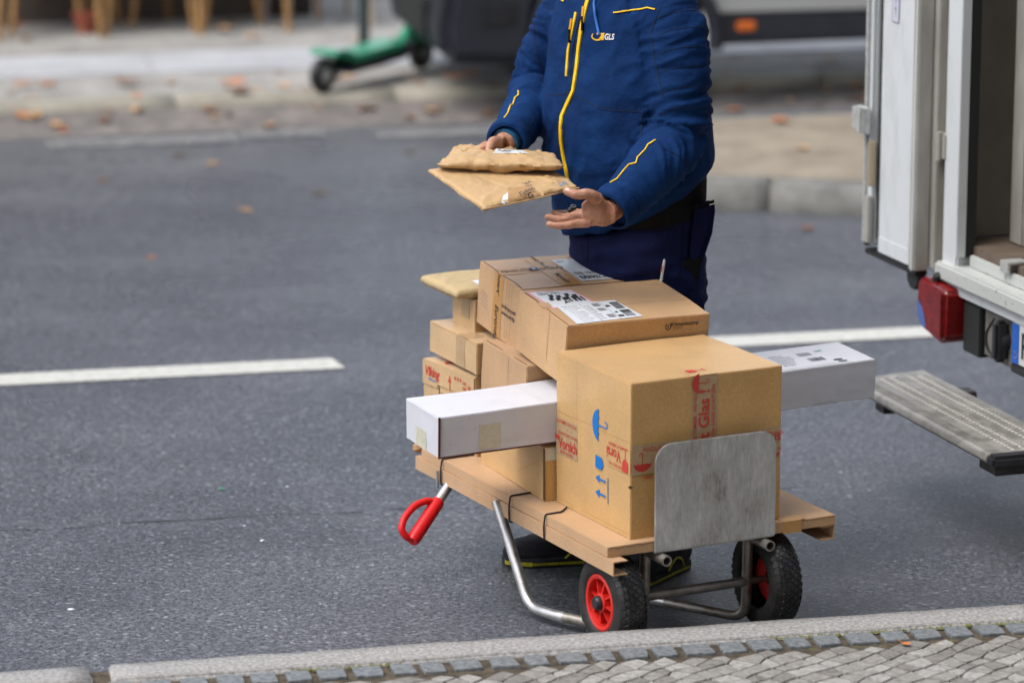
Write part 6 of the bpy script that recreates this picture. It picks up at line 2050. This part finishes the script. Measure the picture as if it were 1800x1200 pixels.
# pen in the thigh pocket
pen = empty('pen', at(1163, 495, 9.41), 'white and red ballpoint pen sticking out of the trouser thigh pocket', 'pen')
a_, b_ = at(1162, 494, 9.412), at(1168, 456, 9.40)
MB().tube([a_, a_.lerp(b_, 0.72)], 0.0036, 12).build('barrel', M_PAPER, pen, True)
MB().tube([a_.lerp(b_, 0.721), a_.lerp(b_, 0.93), b_], [0.0036, 0.0032, 0.0018], 12).build('pen_cap', MATS['plate_letter_white'], pen, True)
MB().tube([a_.lerp(b_, 0.45) + Vector((-0.0035, -0.002, 0)), a_.lerp(b_, 0.70) + Vector((-0.0035, -0.002, 0))], 0.0018, 8).build('pen_clip', M_RED, pen, True)

# ---- shoes
def shoe(heel, toe, name='shoe'):
    d = (toe - heel); L = d.length; d.normalize(); s = Vector((-d.y, d.x, 0)); z0 = 0.0
    st_ = [(0.0, .030, .060), (0.06, .038, .085), (0.2, .042, .098), (0.32, .042, .100), (0.45, .044, .082), (0.6, .050, .068), (0.75, .052, .058), (0.88, .045, .048), (0.96, .030, .038), (1.0, .012, .024)]
    parts = []
    rings = []
    for (t, w, h) in st_:
        c = heel + d * (t * L) + UPV * (0.016 + h / 2)
        rings.append((c, s * w, UPV * (h / 2)))
    up1 = loft(rings, 24, 2.5)
    ank = tubev([heel + d * (0.2 * L) + UPV * 0.07, heel + d * (0.19 * L) + UPV * 0.135], [0.047, 0.045], 20)
    bm = fused([up1, ank], 0.005, 3)
    for v in bm.verts:
        p = v.co
        v.co = p + v.normal * 0.0025 * (0.4 - 1.6 * abs(noise.noise(Vector((p.dot(d) * 30, p.z * 18, p.dot(s) * 10)))))
        if v.co.z < 0.014: v.co.z = 0.014
    bvh_ = BVHTree.FromBMesh(bm)
    sh = put(bm, name, M_SHOE, man)
    sole = MB()
    out_ = [(-0.008, 0.0), (0.0, 0.028), (0.08, 0.040), (0.3, 0.043), (0.55, 0.050), (0.75, 0.055), (0.9, 0.047), (0.98, 0.03), (1.012, 0.0)]
    poly = [(t, w) for t, w in out_] + [(t, -w) for t, w in reversed(out_[1:-1])]
    vs = [heel + d * (t * L) + s * w + UPV * 0.001 for t, w in poly] + [heel + d * (t * L) + s * w * 1.03 + UPV * 0.010 for t, w in poly] + [heel + d * (t * L) + s * w * 0.98 + UPV * 0.024 for t, w in poly]
    n = len(poly)
    sole.add(vs, [tuple(reversed(range(n))), tuple(range(2 * n, 3 * n))] + [(i, (i + 1) % n, n + (i + 1) % n, n + i) for i in range(n)] + [(n + i, n + (i + 1) % n, 2 * n + (i + 1) % n, 2 * n + i) for i in range(n)])
    so = sole.build('sole', M_SHOE, sh, True, 0.002)
    # yellow dashes round the sole edge and the looping line at the heel quarter
    yl = MB()
    def edge(t):
        for (t0, w0), (t1, w1) in zip(out_[:-1], out_[1:]):
            if t0 <= t <= t1: return w0 + (w1 - w0) * (t - t0) / (t1 - t0)
        return 0
    sgn = -1 if (heel + s).y > (heel - s).y else 1
    for sg in (sgn, -sgn):
        t = 0.02
        rg2 = random.Random(3)
        while t < 0.985:
            dt = 0.012 if t < 0.75 else 0.02
            gap = 0.006 if t < 0.75 else 0.0
            Pq = []
            for tt in (t, min(t + dt, 0.99)):
                base = heel + d * (tt * L) + s * sg * (edge(tt) * 1.035 + 0.0012)
                hh = 0.004 if t < 0.75 else 0.006
                Pq += [base + UPV * (0.012 - hh * 0.8), base + UPV * (0.012 + hh)]
            yl.add(Pq, [(0, 2, 3, 1)])
            t += dt + gap
        loop = [(0.20, 0.022), (0.22, 0.040), (0.28, 0.050), (0.34, 0.052), (0.42, 0.040), (0.47, 0.026)]
        prev_ = None
        pts_ = [heel + d * (tt * L) + s * sg * (edge(tt) * 1.0 + 0.003) + UPV * hh for tt, hh in loop]
        yl.tube(bent(pts_, 0.01, 4), 0.0028, 6)
    yl.build('yellow_trim', M_YELSH, so, False)
    lc = MB()
    for k in range(4):
        t = 0.36 + k * 0.055
        h_ = 0.016 + [0.100, 0.095, 0.088, 0.082][k]
        c = heel + d * (t * L) + UPV * (h_ - 0.010)
        lc.tube([c - s * 0.026 - UPV * 0.010, c + UPV * 0.006, c + s * 0.026 - UPV * 0.010], 0.0028, 6)
    lc.build('lace', mat('grey_lace', (0.07, 0.07, 0.08), 0.8), sh, True)
    return sh


shoe(Vector((0.278, 9.445, 0)), atz(879, 994, 0.0) + Vector((0.008, 0.02, 0)))
shoe(Vector((0.452, 9.40, 0)), Vector((0.275, 9.175, 0)))

# ---- body: head, neck, forearms and hands in one continuous skin
skin_parts = []
HC = at(1044, -150, 9.50)
head_z = 1.71
hc = Vector((0.235, 9.545, 1.70))
fd = (FACE * 0.9 - UPV * 0.35).normalized()
neck = tubev([Vector((0.255, 9.60, 1.50)), Vector((0.25, 9.585, 1.56)), hc + Vector((0.01, 0.02, -0.04))], [0.062, 0.060, 0.062], 20)
rings = []
hu = (UPV - fd * UPV.dot(fd)).normalized(); hs = hu.cross(fd).normalized()
for (h, w, dpt, fo) in ((-0.125, .030, .030, .055), (-0.105, .048, .060, .035), (-0.07, .062, .080, .012), (-0.03, .070, .092, .0), (0.02, .075, .098, -.004), (0.07, .072, .094, -.008), (0.105, .055, .072, -.010), (0.125, .028, .036, -.010)):
    rings.append((hc + hu * h + fd * fo, hs * w, fd * dpt))
headl = loft(rings, 28, 2.1)
nose_ = tubev([hc + fd * 0.088 + hu * 0.015, hc + fd * 0.112 - hu * 0.022, hc + fd * 0.095 - hu * 0.036], [0.009, 0.014, 0.012], 12)
lips = tubev([hc + fd * 0.088 - hu * 0.062 - hs * 0.022, hc + fd * 0.096 - hu * 0.062, hc + fd * 0.088 - hu * 0.062 + hs * 0.022], [0.006, 0.009, 0.006], 10)
earL = tubev([hc + hs * 0.074 + hu * 0.025, hc + hs * 0.080 - hu * 0.0, hc + hs * 0.074 - hu * 0.028], [0.010, 0.014, 0.009], 10)
earR = tubev([hc - hs * 0.074 + hu * 0.025, hc - hs * 0.080 - hu * 0.0, hc - hs * 0.074 - hu * 0.028], [0.010, 0.014, 0.009], 10)
bmh = fused([neck, headl, nose_, lips, earL, earR], 0.0045, 3)


def finger(pts, rs, sub=4):
    p_, r_ = smooth_path(pts, rs, sub)
    # rounded tip
    t = (p_[-1] - p_[-2]).normalized()
    p_ += [p_[-1] + t * rs[-1] * 0.55, p_[-1] + t * rs[-1] * 0.9]
    r_ += [rs[-1] * 0.82, rs[-1] * 0.40]
    return tubev(p_, r_, 14)


# near (left) hand: thumb on top of the mailer edge, fingers open below it
fore = tubev([WR_L + (WR_L - at(1140, 306, 9.30)).normalized() * -0.06, WR_L, at(1066, 372, 9.19)], [0.033, 0.031, 0.030], 18)
wl = [fore]
K = lambda x, y, dd: at(x, y, dd)
palm = loft([(K(1074, 368, 9.20), (K(1066, 346, 9.20) - K(1082, 392, 9.20)) * 0.50, Vector((0.006, 0.020, 0))),
             (K(1058, 370, 9.185), (K(1048, 343, 9.185) - K(1064, 399, 9.185)) * 0.50, Vector((0.006, 0.021, 0))),
             (K(1042, 371, 9.175), (K(1034, 346, 9.175) - K(1047, 400, 9.175)) * 0.49, Vector((0.006, 0.019, 0))),
             (K(1026, 377, 9.17), (K(1022, 358, 9.17) - K(1030, 400, 9.17)) * 0.47, Vector((0.004, 0.016, 0)))], 22, 2.3)
wl.append(palm)
wl.append(finger([K(1052, 350, 9.175), K(1033, 341, 9.155), K(1013, 342, 9.145), K(996, 336, 9.15)], [0.0170, 0.0142, 0.0124, 0.0106]))          # thumb
wl.append(finger([K(1036, 392, 9.165), K(1012, 393, 9.15), K(988, 397, 9.145), K(965, 394, 9.15)], [0.0125, 0.0110, 0.0100, 0.0082]))            # index
wl.append(finger([K(1036, 384, 9.185), K(1008, 385, 9.18), K(984, 386, 9.18), K(962, 381, 9.185)], [0.0120, 0.0108, 0.0098, 0.0082]))           # middle
wl.append(finger([K(1036, 378, 9.205), K(1010, 378, 9.21), K(988, 380, 9.215), K(973, 373, 9.215)], [0.0112, 0.0100, 0.0090, 0.0076]))           # ring
wl.append(finger([K(1036, 374, 9.22), K(1012, 372, 9.235), K(996, 373, 9.245), K(980, 372, 9.25)], [0.0100, 0.0088, 0.0078, 0.0066]))            # little
bml = fused(wl, 0.0020, 3)
# far (right) hand: thumb on top of the upper mailer, fingers under it
wr = [tubev([WR_R + (at(922, 205, 9.65) - WR_R).normalized() * 0.05, WR_R, K(884, 253, 9.485)], [0.031, 0.030, 0.029], 18)]
wr.append(loft([(K(886, 252, 9.485), (K(888, 238, 9.485) - K(884, 266, 9.485)) * 0.55, Vector((0.004, 0.030, 0))),
                (K(872, 255, 9.47), (K(874, 243, 9.47) - K(870, 268, 9.47)) * 0.55, Vector((0.004, 0.036, 0))),
                (K(860, 260, 9.46), (K(861, 251, 9.46) - K(859, 270, 9.46)) * 0.55, Vector((0.004, 0.036, 0)))], 20, 2.3))
wr.append(finger([K(875, 250, 9.46), K(868, 249, 9.44), K(862, 255, 9.42), K(859, 263, 9.405)], [0.0150, 0.0135, 0.0120, 0.0105]))              # thumb
for q, (x0, y0, d0) in enumerate(((855, 258, 9.45), (854, 258, 9.47), (853, 257, 9.49), (853, 256, 9.51))):
    L_ = (1.0, 1.08, 1.0, 0.8)[q]
    wr.append(finger([K(x0 + 10, y0 - 1, d0), K(x0 - 4, y0 + 1, d0), K(x0 - 9, y0 + 10 * L_, d0), K(x0 - 2, y0 + 30 * L_, d0 - 0.02)], [0.0115, 0.0105, 0.0095, 0.0080]))
bmr = fused(wr, 0.0022, 3)
# arms and trunk inside the clothes join head and hands
core = fused([loft([torso_ring(1119, 0.80, 0.150, 0.110), torso_ring(1108, 1.05, 0.155, 0.120), torso_ring(1096, 1.30, 0.165, 0.105), torso_ring(1084, 1.44, 0.150, 0.085), torso_ring(1070, 1.52, 0.062, 0.062)], 28),
              tubev(pathL[2:-3], [r * 0.55 for r in rl_[2:-3]], 14), tubev(pathR[2:-3], [r * 0.55 for r in rr_[2:-3]], 14)], 0.02, 2)
body = bmesh.new()
for b0 in (bmh, bml, bmr, core):
    tm = bpy.data.meshes.new('t'); b0.to_mesh(tm); b0.free(); body.from_mesh(tm); bpy.data.meshes.remove(tm)
body.normal_update()
for v in body.verts:                                     # creases of knuckles and tendons
    p = v.co
    if 0.85 < p.z < 1.2 and p.x < 0.32:
        v.co = p + v.normal * (0.0016 * noise.noise(p * 60) - 0.0012 * abs(noise.noise(p * 140)))
bvb = BVHTree.FromBMesh(body)
bd = put(body, 'body', M_SKIN, man)
M_NAIL = mat('fingernail', (0.66, 0.44, 0.36), 0.3)
def nail(px, py, w, h, rot):
    c, s_ = math.cos(rot), math.sin(rot)
    q = [(px + c * x - s_ * y, py + s_ * x + c * y) for x, y in ((-w, -h), (w, -h), (w, h), (-w, h))]
    draped(bvb, None, bd, 'fingernail', M_NAIL, 0.0006, 3, 3, q)
nail(998, 333, 3.4, 2.4, 0.2)
nail(858, 264, 3.0, 2.8, 0.3)
# hair, eyes, brows
rings = []
for (h, w, dpt, fo) in ((-0.03, .074, .075, -.028), (0.02, .080, .085, -.022), (0.07, .079, .092, -.016), (0.11, .063, .078, -.014), (0.134, .034, .044, -.014)):
    rings.append((hc + hu * h + fd * fo, hs * w, fd * dpt))
bmx = fused([loft(rings, 28, 2.1)], 0.006, 2)
for v in bmx.verts: v.co += v.normal * 0.004 * noise.noise(v.co * 60)
put(bmx, 'hair', mat('brown_hair', (0.045, 0.028, 0.018), 0.6, var=0.4, vscale=120), man)
for sg in (-1, 1):
    MB().lathe([(0, -0.011), (0.008, -0.008), (0.011, 0)], hc + fd * 0.085 + hs * 0.031 * sg + hu * 0.012, -fd, 14).build('eye', mat('eye_%d' % sg, (0.5, 0.5, 0.5), 0.2), bd, True)
    MB().tube([hc + fd * 0.094 + hs * 0.015 * sg + hu * 0.033, hc + fd * 0.088 + hs * 0.047 * sg + hu * 0.034], 0.004, 8).build('eyebrow', MATS['brown_hair'], bd, True)
for (pth, rad, nm) in ((pathL, 0.0605, 'left'), (pathR, 0.0550, 'right')):
    a_, b_ = pth[-3], pth[-1]; t_ = (b_ - a_).normalized()
    cm = MB().lathe([(rad - 0.010, 0.016), (rad - 0.003, 0.014), (rad, 0.010), (rad + 0.0005, -0.010), (rad - 0.001, -0.028), (rad - 0.010, -0.034)], b_, t_, 48)
    rs_ = random.Random(4)
    for i_, v_ in enumerate(cm.v): cm.v[i_] = v_ + Vector((noise.noise(v_ * 28), noise.noise(v_ * 28 + Vector((9, 9, 9))), noise.noise(v_ * 26 + Vector((4, 4, 4))))) * 0.005
    cm.build('cuff', M_JKT, jacket, True, angle=70)
# inner cuff of the undershirt at the far wrist
MB().tube([WR_R + (pathR[-2] - WR_R) * 0.3, WR_R + (K(884, 253, 9.485) - WR_R) * 0.5], 0.036, 20).build('shirt_cuff', mat('blue_undershirt', (0.01, 0.11, 0.26), 0.8), man, True)

# ---- keys in the near hand
kr = empty('car_key', K(1005, 370, 9.17), 'car key with dark fob held between thumb and fingers of the near hand', 'key')
MB().tube([K(979, 372, 9.16), K(998, 371, 9.165)], [0.0018, 0.0024], 8).build('key_blade', M_STEEL_D, kr, True)
bx = fused([tubev([K(998, 372, 9.165), K(1003, 368, 9.165), K(1012, 364, 9.17)], [0.005, 0.0075, 0.006], 12)], 0.0018, 2)
put(bx, 'key_fob', M_BLKPL, kr)
ringp = [K(1008 + 4.5 * math.cos(t), 362 + 2.2 * math.sin(t), 9.155) for t in [2 * PI * k / 18 for k in range(19)]]
MB().tube(ringp, 0.0008, 6).build('key_ring', M_STEEL, kr, True)
